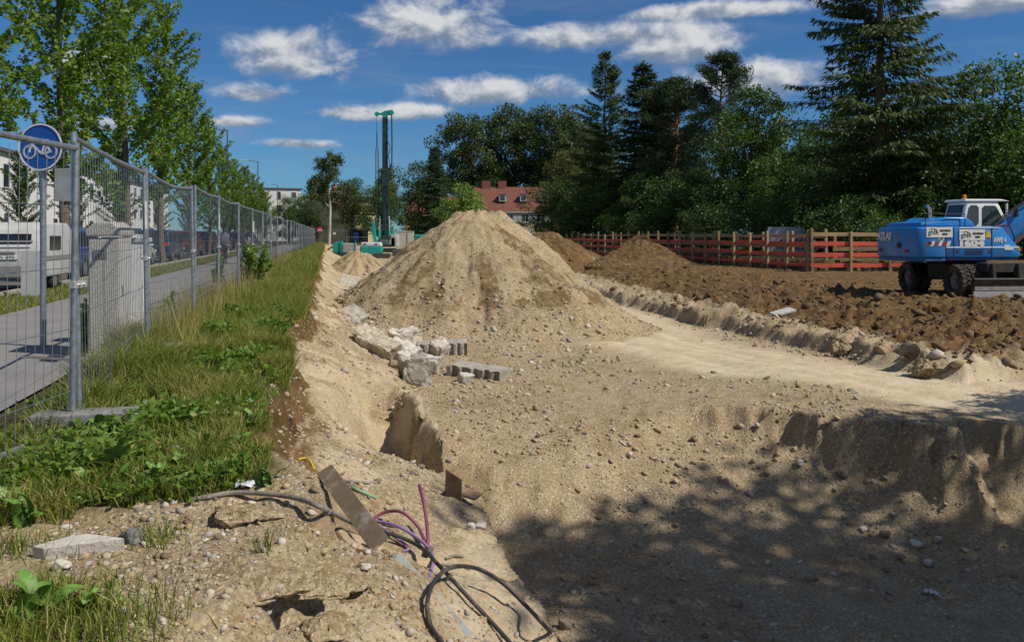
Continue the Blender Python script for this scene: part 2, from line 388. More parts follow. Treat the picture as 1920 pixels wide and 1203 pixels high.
def ground_material():
    m = bpy.data.materials.new('ground'); m.use_nodes = True; t = NT(m.node_tree); bs = m.node_tree.nodes['Principled BSDF']
    tc = t.n('ShaderNodeTexCoord'); ob = tc.outputs['Object']
    at_ = t.n('ShaderNodeAttribute', attribute_name='Col'); sp = t.n('ShaderNodeSeparateColor'); t.link(at_.outputs['Color'], sp.inputs[0])
    brown, track, veg = sp.outputs[0], sp.outputs[1], sp.outputs[2]
    def vor(scale, rnd=1.0):
        v = t.n('ShaderNodeTexVoronoi'); v.inputs['Scale'].default_value = scale; v.inputs['Randomness'].default_value = rnd; t.link(ob, v.inputs['Vector']); return v
    v1 = vor(21); v2 = vor(52); v3 = vor(9)
    def cellcol(v, stops):
        s = t.n('ShaderNodeSeparateColor'); t.link(v.outputs['Color'], s.inputs[0]); return t.ramp(s.outputs[0], stops, 'CONSTANT'), s.outputs[1]
    st = [(0, (0.43, 0.335, 0.20)), (0.28, (0.31, 0.24, 0.145)), (0.46, (0.55, 0.465, 0.33)), (0.66, (0.36, 0.32, 0.26)), (0.80, (0.64, 0.57, 0.45)), (0.92, (0.23, 0.19, 0.14))]
    c1, r1 = cellcol(v1, st); c2, r2 = cellcol(v2, st)
    big = t.noise(ob, 0.55, 6, 0.62); mid = t.noise(ob, 3.2, 6, 0.65); fin = t.noise(ob, 26, 6, 0.7)
    sand = t.mix(t.smooth(mid.outputs[0], 0.32, 0.68), (0.46, 0.350, 0.205), (0.56, 0.455, 0.30))
    sand = t.mix(t.smooth(fin.outputs[0], 0.35, 0.7), t.mix(1.0, sand, (0.52, 0.46, 0.38), 'MULTIPLY'), sand)  # fine dark specks painted into the sand colour as shadows of tiny stones
    pm = t.math('MULTIPLY', t.math('MULTIPLY', t.smooth(r1, 0.35, 0.5), t.smooth(v1.outputs['Distance'], 0.46, 0.34)), t.smooth(big.outputs[0], 0.36, 0.58))
    pm2 = t.math('MULTIPLY', t.smooth(r2, 0.3, 0.45), t.smooth(v2.outputs['Distance'], 0.46, 0.34))
    g = t.mix(t.math('MULTIPLY', pm2, 0.8), sand, c2); g = t.mix(t.math('MULTIPLY', pm, 0.9), g, c1)
    stain = t.noise(ob, 0.9, 6, 0.7, 0.8)
    g = t.mix(t.math('MULTIPLY', t.smooth(stain.outputs[0], 0.47, 0.66), 0.62), g, (0.27, 0.185, 0.10))
    trk = t.mix(t.smooth(mid.outputs[0], 0.3, 0.7), (0.52, 0.415, 0.265), (0.62, 0.52, 0.37))
    trk = t.mix(t.math('MULTIPLY', t.smooth(stain.outputs[0], 0.55, 0.72), 0.4), trk, (0.36, 0.265, 0.155))
    g = t.mix(t.math('MULTIPLY', track, 0.85), g, trk)
    soil = t.mix(t.smooth(mid.outputs[0], 0.3, 0.7), (0.074, 0.042, 0.016), (0.195, 0.115, 0.046))
    soil = t.mix(t.math('MULTIPLY', t.smooth(r1, 0.86, 0.90), t.smooth(v1.outputs['Distance'], 0.36, 0.26)), soil, (0.42, 0.37, 0.29))
    soil = t.mix(t.math('MULTIPLY', t.smooth(fin.outputs[0], 0.55, 0.75), 0.4), soil, (0.25, 0.175, 0.10))
    nb = t.math('ADD', brown, t.math('MULTIPLY', t.math('SUBTRACT', mid.outputs[0], 0.5), 0.9))
    g = t.mix(t.smooth(nb, 0.38, 0.62), g, soil)
    vg = t.mix(t.smooth(mid.outputs[0], 0.35, 0.65), (0.075, 0.06, 0.028), (0.085, 0.085, 0.030))
    g = t.mix(veg, g, vg)
    t.link(g, bs.inputs['Base Color']); bs.inputs['Roughness'].default_value = 0.95; bs.inputs['Specular IOR Level'].default_value = 0.15
    h = t.math('ADD', t.math('MULTIPLY', t.math('MULTIPLY', t.math('SUBTRACT', 0.5, v1.outputs['Distance']), pm), 0.045), t.math('MULTIPLY', fin.outputs[0], 0.034))
    h = t.math('ADD', h, t.math('MULTIPLY', t.math('MULTIPLY', t.math('SUBTRACT', 0.5, v2.outputs['Distance']), pm2), 0.02)); fin2 = t.noise(ob, 85, 3, 0.6); h = t.math('ADD', h, t.math('MULTIPLY', fin2.outputs[0], 0.008))
    h = t.math('ADD', h, t.math('MULTIPLY', mid.outputs[0], 0.07))
    h = t.math('MULTIPLY', h, t.math('SUBTRACT', 1.0, t.math('MULTIPLY', track, 0.40)))
    bp = t.n('ShaderNodeBump'); bp.inputs['Strength'].default_value = 0.9; bp.inputs['Distance'].default_value = 1.0; t.link(h, bp.inputs['Height']); t.link(bp.outputs[0], bs.inputs['Normal'])
    return m
GROUND = ground_material()

def zones(X, Y, Z):
    s = X + KF * Y; e = edge_s(X, Y); L = ledge(X, Y); out = np.zeros((len(X), 3))
    lo_ = np.interp(X, [7.6, 9.2], [0.10, -0.06]); b = sst(L, lo_, lo_ + 0.18) * (0.6 + 0.4 * sst(L, 0.1, 0.3)) * (L > 0.002) * np.where(s > 0, 1, 0)
    q = s - e
    b = np.maximum(b, sst(q, -0.25, 0.0) * (1 - sst(q, 0.10, 0.34)) * sst(Y, 4.6, 5.4) * 0.85)
    b = np.maximum(b, 0.6 * sst(q, 0.1, 0.3) * (1 - sst(q, 0.3, 0.7)) * sst(fbm(X * .7, Y * .7, 101, 3), 0.02, 0.25))
    out[:, 0] = b
    out[:, 1] = np.maximum(track_w(X, Y), 0.55 * sst(q, 0.1, 0.4) * (1 - sst(s, 1.2, 1.6)) * sst(fbm(X * 1.3, Y * 1.3, 103, 3), -0.05, 0.2))
    Yb = np.interp(X, [-4, -2.6, -2.0, -1.5, -1.2, 0], [3.95, 4.2, 4.5, 4.65, 4.9, 5.2])
    v = (1 - sst(q, -0.22, -0.02)) * sst(Y - Yb, -0.1, 0.25)
    v = np.maximum(v, np.where((Y > 124) | (X > fence_x(Y) + 0.6) & (Y > 45) | (X > 45), 1.0, 0))
    v = np.maximum(v, (s < -2.9) * 1.0); out[:, 2] = v
    return out
def build_ground():
    ys = np.concatenate([[-400, -120, -40, -15, -6, -2, 0, 1.0], 1.6 * np.exp(np.linspace(0, math.log(128 / 1.6), 720)), [132, 140, 160, 220, 400, 900, 2000, 4500]])
    us = np.concatenate([[-60, -15, -5, -2.2, -1.3, -1.0], np.linspace(-0.86, 0.80, 570), [0.9, 1.1, 1.5, 2.2, 5, 15, 60]])
    w = np.sqrt(ys * ys + 1.0) + 0.6
    U, Yg = np.meshgrid(us, ys); X = U * w[:, None]
    x = X.ravel(); y = Yg.ravel(); z = tz(x, y)
    hw_, he_ = 0.0, 3.96; lip_ = np.clip((y - he_) / 0.30, 0, 1); y = np.where(y > he_, y - hw_ * (0.15 + 0.10 * fbm(x * 4, x * 0 + 5.5, 302, 2)) * (1 - lip_) ** 1.2, y)
    y = y + (0.16 * fbm(x * 3.2, x * 0 + 2.2, 300, 3) + 0.26 * (x + 1.05)) * hw_ * np.exp(-((y - 3.9) / 0.32) ** 2)
    nr, nc = U.shape; idx = np.arange(nr * nc).reshape(nr, nc)
    Fa = np.stack([idx[:-1, :-1], idx[:-1, 1:], idx[1:, 1:], idx[1:, :-1]], -1).reshape(-1, 4)
    me = np_mesh('ground', np.stack([x, y, z], 1), Fa, zones(x, y, z), smooth=True)
    tag(link('ground', me, GROUND), kind='structure')
build_ground()

# ------------------------------------------------------------------ path, verge kerb, carriageway
def strip(name, s0, s1, z, m, y0=-12, y1=122, k=0.228, dy=2.0):
    n = int((y1 - y0) / dy) + 1; V = []; Fs = []
    for i in range(n):
        y = y0 + (y1 - y0) * i / (n - 1); V += [(s0 - k * y, y, z), (s1 - k * y, y, z)]
    Fs = [(2 * i, 2 * i + 1, 2 * i + 3, 2 * i + 2) for i in range(n - 1)]
    me = np_mesh(name, V, Fs); return tag(link(name, me, m), kind='structure')
ASPH = mat('asphalt', (0.105, 0.10, 0.095), 0.9, 0, 0.2, 3, bump=0.3, bscale=90)
PATHM = mat('path_asphalt', (0.20, 0.19, 0.185), 0.92, 0, 0.12, 1.2, bump=0.3, bscale=110, dirt=(0.22, 0.20, 0.17), dscale=0.8)
strip('cycle_path', -5.75, -2.62, -0.035, PATHM)
strip('road', -20.0, -7.6, -0.045, ASPH)
strip('far_pavement', -24.0, -20.15, 0.05, PATHM)
m_ = MB()
for y in range(-10, 121, 2):
    x = -7.52 - 0.228 * (y + 0.99); m_.box((x, y + 0.99, -0.02), (0.14, 1.98 * 1.02, 0.16), rotz(math.atan(0.228)))
tag(m_.build('kerb', CONC), kind='structure')

# ------------------------------------------------------------------ heaps
def heap(name, label, cx, cy, h, rad, zbase, m, brownness, plateau=0.5, seed=1, n=170, ex=1.0, ridge=None, lump=0.16):
    g = np.linspace(-1, 1, n); A, B = np.meshgrid(g, g); x = A.ravel() * rad * 1.18 * ex; y = B.ravel() * rad * 1.18
    r = np.sqrt((x / ex) ** 2 + y ** 2) * (1 + 0.22 * fbm(np.arctan2(y, x) * 1.2 + 7, np.sqrt(x * x + y * y) * .2, seed, 3))
    sl = h / (rad - plateau)
    z = h - np.maximum(r - plateau, 0) * sl
    z = np.minimum(z, h - 0.02 * r * r)
    if ridge:
        for (rx, ry, rh, rr) in ridge:
            r2 = np.sqrt((x - rx) ** 2 + (y - ry) ** 2); z = np.maximum(z, rh - np.maximum(r2 - 0.25, 0) * sl * rr)
    inside = z > -0.15
    th = np.arctan2(y, x)
    z = z + (lump * 1.5 * fbm(x * 0.9 + cx, y * 0.9, seed + 3, 4) - 0.22 * np.abs(fbm(th * 2.4, r * 0.5, seed + 11, 3)) + 0.13 * fbm(th * 7, r * 0.35, seed + 9, 3) + 0.05 * fbm(x * 5, y * 5, seed + 5, 4, .6)) * sst(z, -0.1, 0.5)
    # foot spreads out
    z = np.where(z < 0.45, 0.45 * np.clip((z + 0.35) / 0.8, 0, 1) ** 1.4 - 0.05 * (z < -0.3), z)
    z = np.where(r > rad * 1.15, -0.35, z) + zbase
    gz_ = tz(x + cx, y + cy); z = np.maximum(z, gz_ - 0.12)
    idx = np.arange(n * n).reshape(n, n); Fa = np.stack([idx[:-1, :-1], idx[:-1, 1:], idx[1:, 1:], idx[1:, :-1]], -1).reshape(-1, 4)
    keep = (z > gz_ - 0.10)[Fa].any(1)
    col = np.zeros((n * n, 3)); col[:, 0] = brownness * (0.8 + 0.4 * fbm(x * .8, y * .8, seed, 3))
    if not brownness: col[:, 0] = 0.52 * sst(fbm(th * 4.2, r * .5 - th, seed + 20, 4, .6), 0.0, 0.28) * sst(z, zbase + .3, zbase + 1.0)
    me = np_mesh(name, np.stack([x, y, z], 1), Fa[keep], col, smooth=True)
    o = link(name, me, m); o.location = (cx, cy, 0); tag(o, label, 'heap'); return o
heap('gravel_heap', 'tall pale gravel heap with a conical top in the middle of the pit', -1.2, 28.5, 3.80, 5.6, -1.62, GROUND, 0, 0.75, 3, 260, ridge=[(1.1, -1.4, 2.75, 0.95), (-2.2, -2.2, 1.5, 1.0)])
heap('gravel_heap', 'low gravel heap beside the bank in front of the drilling rig', -10.2, 56, 1.75, 3.3, -1.5, GROUND, 0, 0.5, 8, 110)
heap('soil_heap', 'dark brown soil heap partly hidden behind the tall gravel heap', 2.2, 58, 2.35, 4.3, -0.75, GROUND, 1.0, 0.5, 12, 130, 1.2)
heap('soil_heap', 'dark brown soil heap standing in front of the red guard rail', 8.9, 57, 1.95, 3.9, -0.65, GROUND, 1.0, 0.3, 17, 130, 0.95)

# ------------------------------------------------------------------ loose stones (nobody could count them)
def ico_np(sub=1):
    bm = bmesh.new(); bmesh.ops.create_icosphere(bm, subdivisions=sub, radius=1.0)
    V = np.array([v.co[:] for v in bm.verts]); Fa = np.array([[v.index for v in f.verts] for f in bm.faces]); bm.free(); return V, Fa
ICO1, ICF1 = ico_np(1); ICO2, ICF2 = ico_np(2); ICO3, ICF3 = ico_np(3); ICO5, ICF5 = ico_np(5)
rng = np.random.default_rng(5)
def stones_mesh(name, P, S, seed, m, tint=None):
    g = np.random.default_rng(seed); N = len(P)
    ax = g.uniform(0.55, 1.25, (N, 3)); ax[:, 2] *= 0.7
    V = ICO1[None] * ax[:, None] * (1 + g.uniform(-0.22, 0.22, (N, len(ICO1), 1)))
    a = g.uniform(0, 6.28, N); ca, sa = np.cos(a)[:, None], np.sin(a)[:, None]
    x = V[..., 0] * ca - V[..., 1] * sa; y = V[..., 0] * sa + V[..., 1] * ca
    tl = g.uniform(-0.5, 0.5, N)[:, None]; z = V[..., 2] * np.cos(tl) + x * np.sin(tl)
    V = np.stack([x, y, z], -1) * S[:, None, None] + P[:, None]
    Fa = (ICF1[None] + (np.arange(N) * len(ICO1))[:, None, None]).reshape(-1, 3)
    c = np.repeat(np.stack([g.random(N), g.random(N) if tint is None else tint, g.random(N)], 1), len(ICO1), 0)
    return link(name, np_mesh(name, V.reshape(-1, 3), Fa, c), m)
def stone_material():
    m = bpy.data.materials.new('stones'); m.use_nodes = True; t = NT(m.node_tree); bs = m.node_tree.nodes['Principled BSDF']
    at_ = t.n('ShaderNodeAttribute', attribute_name='Col'); sp = t.n('ShaderNodeSeparateColor'); t.link(at_.outputs['Color'], sp.inputs[0])
    c = t.ramp(sp.outputs[0], [(0, (0.34, 0.25, 0.14)), (0.25, (0.45, 0.355, 0.215)), (0.5, (0.40, 0.33, 0.23)), (0.7, (0.53, 0.47, 0.38)), (0.85, (0.27, 0.25, 0.23)), (1, (0.60, 0.55, 0.47))])
    c = t.mix(t.math('MULTIPLY', sp.outputs[1], 0.85, None, True), c, (0.125, 0.078, 0.036))
    tc = t.n('ShaderNodeTexCoord'); n = t.noise(tc.outputs['Object'], 60, 4, 0.6); c = t.mix(t.smooth(n.outputs[0], 0.3, 0.7), t.mix(1.0, c, (0.75, 0.72, 0.68), 'MULTIPLY'), c)
    t.link(c, bs.inputs['Base Color']); bs.inputs['Roughness'].default_value = 0.9; bs.inputs['Specular IOR Level'].default_value = 0.2
    return m
STONES = stone_material()
def scatter():
    # as seen from anywhere near: density falls with distance, like the grid of the ground
    N = 70000; g = rng
    y = 2.6 * np.exp(g.random(N) ** 0.9 * math.log(34 / 2.6)); u = g.uniform(-0.55, 0.72, N); x = u * y
    s = x + KF * y; e = edge_s(x, y); L = ledge(x, y)
    Yb = np.interp(x, [-4, -2.6, -2.0, -1.5, -1.2, 0], [3.95, 4.2, 4.5, 4.65, 4.9, 5.2])
    ok = (s > -2.2) & ~((s < e - 0.02) & (y > Yb))
    ok &= (track_w(x, y) < 0.35 + 0.6 * (g.random(N) < 0.12))
    ok &= g.random(N) < np.clip(0.30 + 2.6 * (fbm(x * .55, y * .55, 111, 4, .6) + 0.10), 0.07, 1)
    x, y, L, s, e = x[ok], y[ok], L[ok], s[ok], e[ok]
    S = (0.0035 + 0.0014 * y) * (0.55 + g.pareto(2.6, len(x)).clip(0, 3.2) * 0.75)
    S = S.clip(0.004, 0.10); z = tz(x, y) + S * 0.12
    tint = np.where((L > 0.12) | ((x > 8.8) & (L > 0)), 0.8 + 0.45 * g.random(len(x)).clip(0, .5), g.random(len(x)) ** 4)
    o = stones_mesh('gravel_stones', np.stack([x, y, z], 1), S, 1, STONES, tint)
    tag(o, 'loose pebbles and gravel lying over the pit floor and banks', 'gravel', kind='stuff')
scatter()
def heap_stones():
    g = np.random.default_rng(77); bpy.context.view_layer.update(); dg = bpy.context.evaluated_depsgraph_get()
    P = []; S = []; T = []
    for o in [o for o in bpy.data.objects if o.name.startswith('gravel_heap') or o.name.startswith('soil_heap')]:
        me = o.data; n = len(me.polygons); ctr = np.empty(n * 3); me.polygons.foreach_get('center', ctr); ctr = ctr.reshape(-1, 3) + np.array(o.location)
        k = 8500 if 'tall pale' in o['label'] else 500
        zmin, zmax = ctr[:, 2].min(), ctr[:, 2].max()
        w = np.where(ctr[:, 2] > tz(ctr[:, 0], ctr[:, 1]) + 0.03, 1.15 - 0.75 * (ctr[:, 2] - zmin) / (zmax - zmin), 0); w = w / w.sum()
        i = g.choice(n, k, p=w); low = 1 - (ctr[i, 2] - zmin) / (zmax - zmin)
        P.append(ctr[i]); S.append((0.016 + 0.030 * low ** 2 * g.random(k)) * (0.6 + g.pareto(2.4, k).clip(0, 3) * 0.8) * max(1, o.location.y / 32)); T.append(g.random(k) ** (4 if 'gravel' in o.name else .3))
    o = stones_mesh('heap_stones', np.concatenate(P), np.concatenate(S).clip(0, 0.16), 2, STONES, np.concatenate(T))
    tag(o, 'coarse stones rolled over the slopes of the heaps', 'gravel', kind='stuff')
heap_stones()
def soil_clods():
    g = np.random.default_rng(88); N = 9000; y = 15 + 35 * g.random(N) ** 1.7; x = g.uniform(4, 26, N); L = ledge(x, y); ok = (L > 0.02) & (L < 0.97) & (g.random(N) < 0.25 + 1.5 * np.clip(fbm(x * .8, y * .8, 222, 3) + .1, 0, 1)); x, y, L = x[ok], y[ok], L[ok]
    S = (0.025 + 0.05 * g.pareto(2.2, len(x)).clip(0, 3.0)) * g.uniform(.7, 1.2, len(x)); S = S.clip(0.02, .19)
    o = stones_mesh('soil_clods', np.stack([x, y, tz(x, y) + S * .2], 1), S, 3, STONES, np.where((L < .10) & (x < 8.6), g.random(len(x)) ** 2, 0.9 + .3 * g.random(len(x))))
    tag(o, 'dark clods of earth scattered over the brown bank', 'soil', kind='stuff')
soil_clods()

# ------------------------------------------------------------------ boulders and concrete rubble
def rock_mesh(name, dims, seed, planes=9, rough=0.14, sub=3):
    g = np.random.default_rng(seed); V = {2: ICO2, 3: ICO3, 5: ICO5}[sub].copy(); V /= ((np.abs(V) ** 7).sum(1) ** (1 / 7))[:, None]; q_ = Matrix.Rotation(g.uniform(-.4, .4), 3, 'Z') @ Matrix.Rotation(g.uniform(-.3, .3), 3, 'X'); V = V @ np.array(q_).T
    for _ in range(planes):
        n = g.normal(size=3); n /= np.linalg.norm(n); d = g.uniform(0.62, 0.98); k = np.maximum(V @ n - d, 0); V -= k[:, None] * n
    V += rough * (fbm(V[:, 0] * 2.2 + seed, V[:, 1] * 2.2 + V[:, 2] * 1.9, seed, 4, .6) + fbm(V[:, 2] * 2.2 + seed, V[:, 1] * 2.2 - V[:, 0] * 1.9, seed + 3, 4, .6))[:, None] * V
    V = V / (V.max(0) - V.min(0)) * np.array(dims); V[:, 2] -= V[:, 2].min()
    
    if sub == 5: V += (0.05 * fbm(V[:, 0] * 14 + seed, V[:, 1] * 14 + V[:, 2] * 11, seed, 4, .65) * min(dims) * 2.2)[:, None] * np.array((1, 1, 1.0)) * np.sign(V - V.mean(0)); V[:, 2] *= 1 + 0.25 * fbm(V[:, 0] * 5, V[:, 1] * 5, seed + 8, 3)
    return np_mesh(name, V, {2: ICF2, 3: ICF3, 5: ICF5}[sub])
def rock(name, label, px, py, w, h, d, seed, m=CONC_L, rz=0, planes=9, tilt=(0, 0), sink=0.12, cat='rock', group=None, sub=3):
    p = hit(px, py); y = p.y; sc = y / F; dims = (w * sc, d * sc, h * sc)
    o = link(name, rock_mesh(name, dims, seed, planes, sub=sub), m); o.location = (p.x, p.y + dims[1] * 0.35, gz(p.x, p.y + dims[1] * .35) - sink * dims[2]); o.rotation_euler = (tilt[0], tilt[1], rz)
    return tag(o, label, cat, group)
RUBBLE = [('concrete_block', 'squarish pale concrete block tipped on its corner between the rubble and the fluted block', 822, 668, (.45, .4, .38), (.3, -.2, .7), CONC_L), ('concrete_block', 'small pale concrete fragment in front of the low fluted beam', 872, 716, (.22, .18, .14), (.2, .1, .4), CONC_L)]
ROCK_D = mat('rock_dark', (0.16, 0.155, 0.15), 0.85, 0, 0.3, 9, bump=0.6, bscale=40)
CLOD = mat('gravel_clod', (0.40, 0.34, 0.25), 0.95, 0, 0.35, 14, bump=0.9, bscale=22, dirt=(0.2, 0.15, 0.09))
ROCK_B = mat('rock_brown', (0.24, 0.19, 0.13), 0.95, 0, 0.3, 5, bump=0.7, bscale=30, dirt=(0.14, 0.09, 0.05))
RUBBLE.append(('concrete_block', 'pale broken concrete block lying at the foot of the heap, topmost of the rubble', 755, 645, (0.86, 0.6, 0.4), (0.12, -0.1, 0.55), CONC_L))
RUBBLE.append(('concrete_block', 'broken concrete block with a dark sheared face below the topmost rubble block', 748, 682, (0.7, 0.6, 0.42), (0.25, 0.35, -0.35), CONC_L))
RUBBLE.append(('concrete_lump', 'rough grey lump of concrete standing in front of the rubble blocks', 776, 724, (.52, .5, .62), (.1, -.12, .3), CONC))
RUBBLE.append(('concrete_piece', 'small flat faced concrete piece leaning beside the rough grey lump', 806, 702, (0.36, 0.25, 0.4), (0.1, 0.12, 0.1), CONC_L))
RUBBLE.append(('concrete_lump', 'gravelly concrete lump half buried in the bank above the rubble', 700, 662, (1.0, .6, .42), (.3, .42, -.4), CLOD))
rock('stone', 'reddish brown stone wedged under the rubble blocks', 738, 690, 30, 18, 24, 6, ROCK_B, 0.2, 8)
RUBBLE.append(('concrete_slab', 'grey broken slab lying on the bank beside the gravel heap', 660, 598, (0.75, 0.6, 0.2), (0.35, 0.45, -0.4), CONC))
rock('stone', 'flat dark stone resting on the flank of the tall gravel heap', 966, 640, 26, 10, 20, 9, ROCK_D, 0, 7)
rock('stone', 'angular brown stone at the foot of the tall gravel heap', 990, 632, 32, 16, 24, 10, ROCK_B, 0, 7)
RUBBLE.append(('concrete_lump', 'wedge shaped brown lump on the brown earth bank', 1716, 676, (.42, .32, .30), (.4, .5, .5), ROCK_B))
rock('gravel_clod', 'pale clod of packed gravel at the toe of the brown bank', 1584, 668, 44, 30, 38, 12, GROUND, 0, 14, sub=5)
rock('gravel_clod', 'pale crumbling clod of gravel below the wedge shaped brown lump', 1756, 706, 84, 40, 60, 13, GROUND, 0.2, 16, sink=0.45, sub=5)
rock('stone', 'dark broken cobble beside the long wedge of pale concrete', 238, 1022, 46, 34, 40, 14, ROCK_D, 0.3, 6)
rock('stone', 'cream coloured stone lying in the weeds', 328, 856, 34, 20, 26, 15, CONC_L, 0, 10)
rock('stone', 'rounded tan stone in front of the long wedge of pale concrete', 112, 1070, 32, 24, 28, 16, CONC_L, 0, 12)
rock('stone', 'tan stone on the slope under the steel plank', 683, 1072, 26, 14, 20, 17, CONC_L, 0, 9)
rock('stone', 'smaller stone of a pair at the lip of the pit', 882, 992, 18, 15, 16, 18, CONC_L, 0, 8)
rock('stone', 'larger stone of a pair at the lip of the pit', 901, 991, 22, 14, 18, 19, CONC_L, 0, 8)
rock('stone', 'round pale pebble alone on the shaded pit floor', 1194, 1134, 16, 12, 14, 20, CONC_L, 0, 14)
SANDST = mat('sandstone', (0.47, 0.375, 0.235), 0.95, 0, 0.25, 9, bump=0.9, bscale=26, dirt=(0.27, 0.19, 0.11), dscale=3)
rock('concrete_lump', 'sandy crust of packed gravel at the scarp under the cable', 455, 985, 170, 40, 100, 21, GROUND, 0.1, 14, sink=0.45, sub=5)
rock('gravel_crust', 'overhanging crust of sandy gravel above a dark hollow', 455, 1098, 270, 34, 150, 61, GROUND, 0.06, 16, (0.20, 0.03), -0.12, sub=5)
rock('gravel_crust', 'lower overhanging crust of sandy gravel beside the first', 560, 1142, 170, 34, 120, 62, GROUND, 0.2, 14, (0.22, 0.06), -0.10, sub=5)
rock('gravel_crust', 'broken crust of sandy gravel on the slope below the overhang', 600, 1198, 120, 40, 90, 63, GROUND, 0.5, 14, (0.1, 0.1), 0.35, sub=5)
rock('gravel_crust', 'knob of packed gravel on the slope above the cable loop', 650, 1125, 80, 36, 70, 64, GROUND, 0.9, 14, (0.0, 0.2), 0.4, sub=5)
g_ = np.random.default_rng(3)
for i, (px, py, w) in enumerate([(1060, 1180, 26), (1440, 1060, 14), (1660, 1010, 20), (1720, 1030, 22), (1690, 1052, 18), (1740, 1062, 20), (1640, 1048, 14), (1760, 1020, 18), (1580, 900, 22), (1500, 880, 16), (1385, 1140, 20), (1180, 860, 16), (1530, 1090, 14), (1620, 1000, 16), (1268, 990, 14)]):
    rock('stone', 'loose rounded cobble lying on the shaded pit floor under the gravel wall', px, py, w, w * .7, w * .85, 40 + i, CONC_L if i % 2 else ROCK_B, i, 12, group='cobbles on the pit floor')

def slab(name, label, p, dims, rot, m, seed, cuts=10, amp=0.03, cat='concrete', flute=None):
    # box of concrete with worn, broken faces; flute = (count, depth) gives a fluted front
    nx, ny, nz = 26, 8, 8; bm = bmesh.new(); bmesh.ops.create_cube(bm, size=1)
    bmesh.ops.subdivide_edges(bm, edges=bm.edges[:], cuts=cuts, use_grid_fill=True)
    V = np.array([v.co[:] for v in bm.verts]) * np.array(dims)
    nrm = fbm(V[:, 0] * 4 + seed, V[:, 1] * 4 + V[:, 2] * 3.3, seed, 4)
    edge = (np.abs(V) / (np.array(dims) / 2) > 0.99).sum(1)
    V = V * (1 - (edge >= 2)[:, None] * 0.035 * (1 + 2 * nrm[:, None])) + nrm[:, None] * amp * np.sign(V)
    if flute:
        fr = V[:, 1] < -dims[1] * 0.44; ph = np.floor((V[:, 0] / dims[0] + 0.5) * flute[0] * 2).astype(int) % 2
        V[:, 1] += fr * ph * flute[1]
    for v, c in zip(bm.verts, V): v.co = c
    me = bpy.data.meshes.new(name); bm.to_mesh(me); bm.free()
    o = link(name, me, m); o.location = p; o.rotation_euler = rot; return tag(o, label, cat)
for i_, (n_, l_, a_, b_, d_, r_, m__) in enumerate(RUBBLE): slab(n_, l_, hit(a_, b_) + Vector((0, d_[1] * .4, d_[2] * .42)), d_, r_, m__, 30 + i_, 16, 0.11)
p = hit(800, 668); slab('fluted_block', 'fluted concrete block with a broken light end, beside the rubble', p + Vector((0.35, 0.25, 0.10)), (1.25, 0.5, 0.46), (0.10, -0.03, 0.10), CONC, 3, 22, 0.03, flute=(7, 0.07))
p = hit(895, 708); slab('fluted_block', 'low fluted concrete beam half sunk into the pit floor', p + Vector((0, 0.25, 0.02)), (1.25, 0.55, 0.38), (0.05, 0.05, -0.42), CONC, 4, 22, 0.03, flute=(5, 0.09))
p = hit(668, 548); slab('concrete_slab', 'large flat concrete slab leaning between the bank and the tall heap', p + Vector((0, 0.3, 0.35)), (1.75, 0.25, 0.72), (-0.45, 0.22, -0.1), CONC_L, 5, 10, 0.02)
p = hit(662, 552); slab('fluted_block', 'small fluted concrete stub under the leaning slab', p + Vector((-0.1, -0.1, 0.05)), (0.7, 0.35, 0.35), (0.1, 0.2, -0.1), CONC, 6, 16, 0.02, flute=(4, 0.06))
p = hit(1470, 588); slab('concrete_slab', 'white thin slab lying on the gravel scarp of the brown bank', p + Vector((0, 0.1, 0.04)), (0.72, 0.4, 0.07), (0.12, -0.22, 0.3), mat('slab_white', (0.42, 0.41, 0.38), 0.85, 0, 0.1, 5), 7, 6, 0.01)
# wedge of pale concrete in the foreground
p = hit(135, 1045); m_ = MB()
m_.prism([(-0.185, -0.055), (-0.115, -0.075), (0.20, 0.055), (-0.005, 0.10), (-0.08, 0.07)], -0.03, 0.055, 'z')
o = m_.build('concrete_wedge', CONC_L, bevel=0.004); o.location = p + Vector((0, 0.05, 0.0)); o.rotation_euler = (0.04, -0.02, -0.10); tag(o, 'long wedge of pale concrete lying on the near gravel', 'concrete')
# ================================================================== mobile fence along the path
FP = [(-3.08, 2.36), (-3.04, 5.83), (-4.00, 9.15), (-4.78, 12.52), (-5.60, 15.88)]
d_ = Vector((-24.6 + 5.6, 104 - 15.88)).normalized()
while FP[-1][1] < 103: FP.append((FP[-1][0] + d_.x * 3.46, FP[-1][1] + d_.y * 3.46))
PLEN = 3.42
def vwire(): return MB().tube([(0, 0, 0.09), (0, 0, 1.98)], 0.0024, 4, False).mesh('wire', smooth=True)
def hwire(): return MB().tube([(0.03, 0, 0), (1.2, 0.012, -0.012), (2.3, -0.008, -0.006), (PLEN - 0.03, 0, 0)], 0.0028, 4, False).mesh('wire', smooth=True)
VW, HW = vwire(), hwire()
def mesh_infill(step):
    m = MB()
    x = 0.08
    while x < PLEN - 0.05: m.tube([(x, 0, 0.09), (x, 0, 1.98)], 0.0026, 3, False); x += step
    for z in (0.35, 0.78, 1.2, 1.62): m.tube([(0.03, 0, z), (PLEN - 0.03, 0, z)], 0.0042, 3, False)
    return m.mesh('wire_mesh')
INF1, INF2 = mesh_infill(0.1), mesh_infill(0.2)
POST = MB().tube([(0, 0, 0), (0, 0, 2.06)], 0.0225, 12).mesh('post', smooth=True)
CLAMP = MB().box((0, 0, 0), (0.17, 0.045, 0.05)).cyl((-0.03, -0.04, 0), (-0.03, 0.045, 0), 0.011, n=8).cyl((0.03, -0.04, 0), (0.03, 0.045, 0), 0.011, n=8).mesh('clamp', 0.006)
TAGM = MB().box((0, 0, 0), (0.14, 0.006, 0.30)).mesh('notice_plate', 0.002)
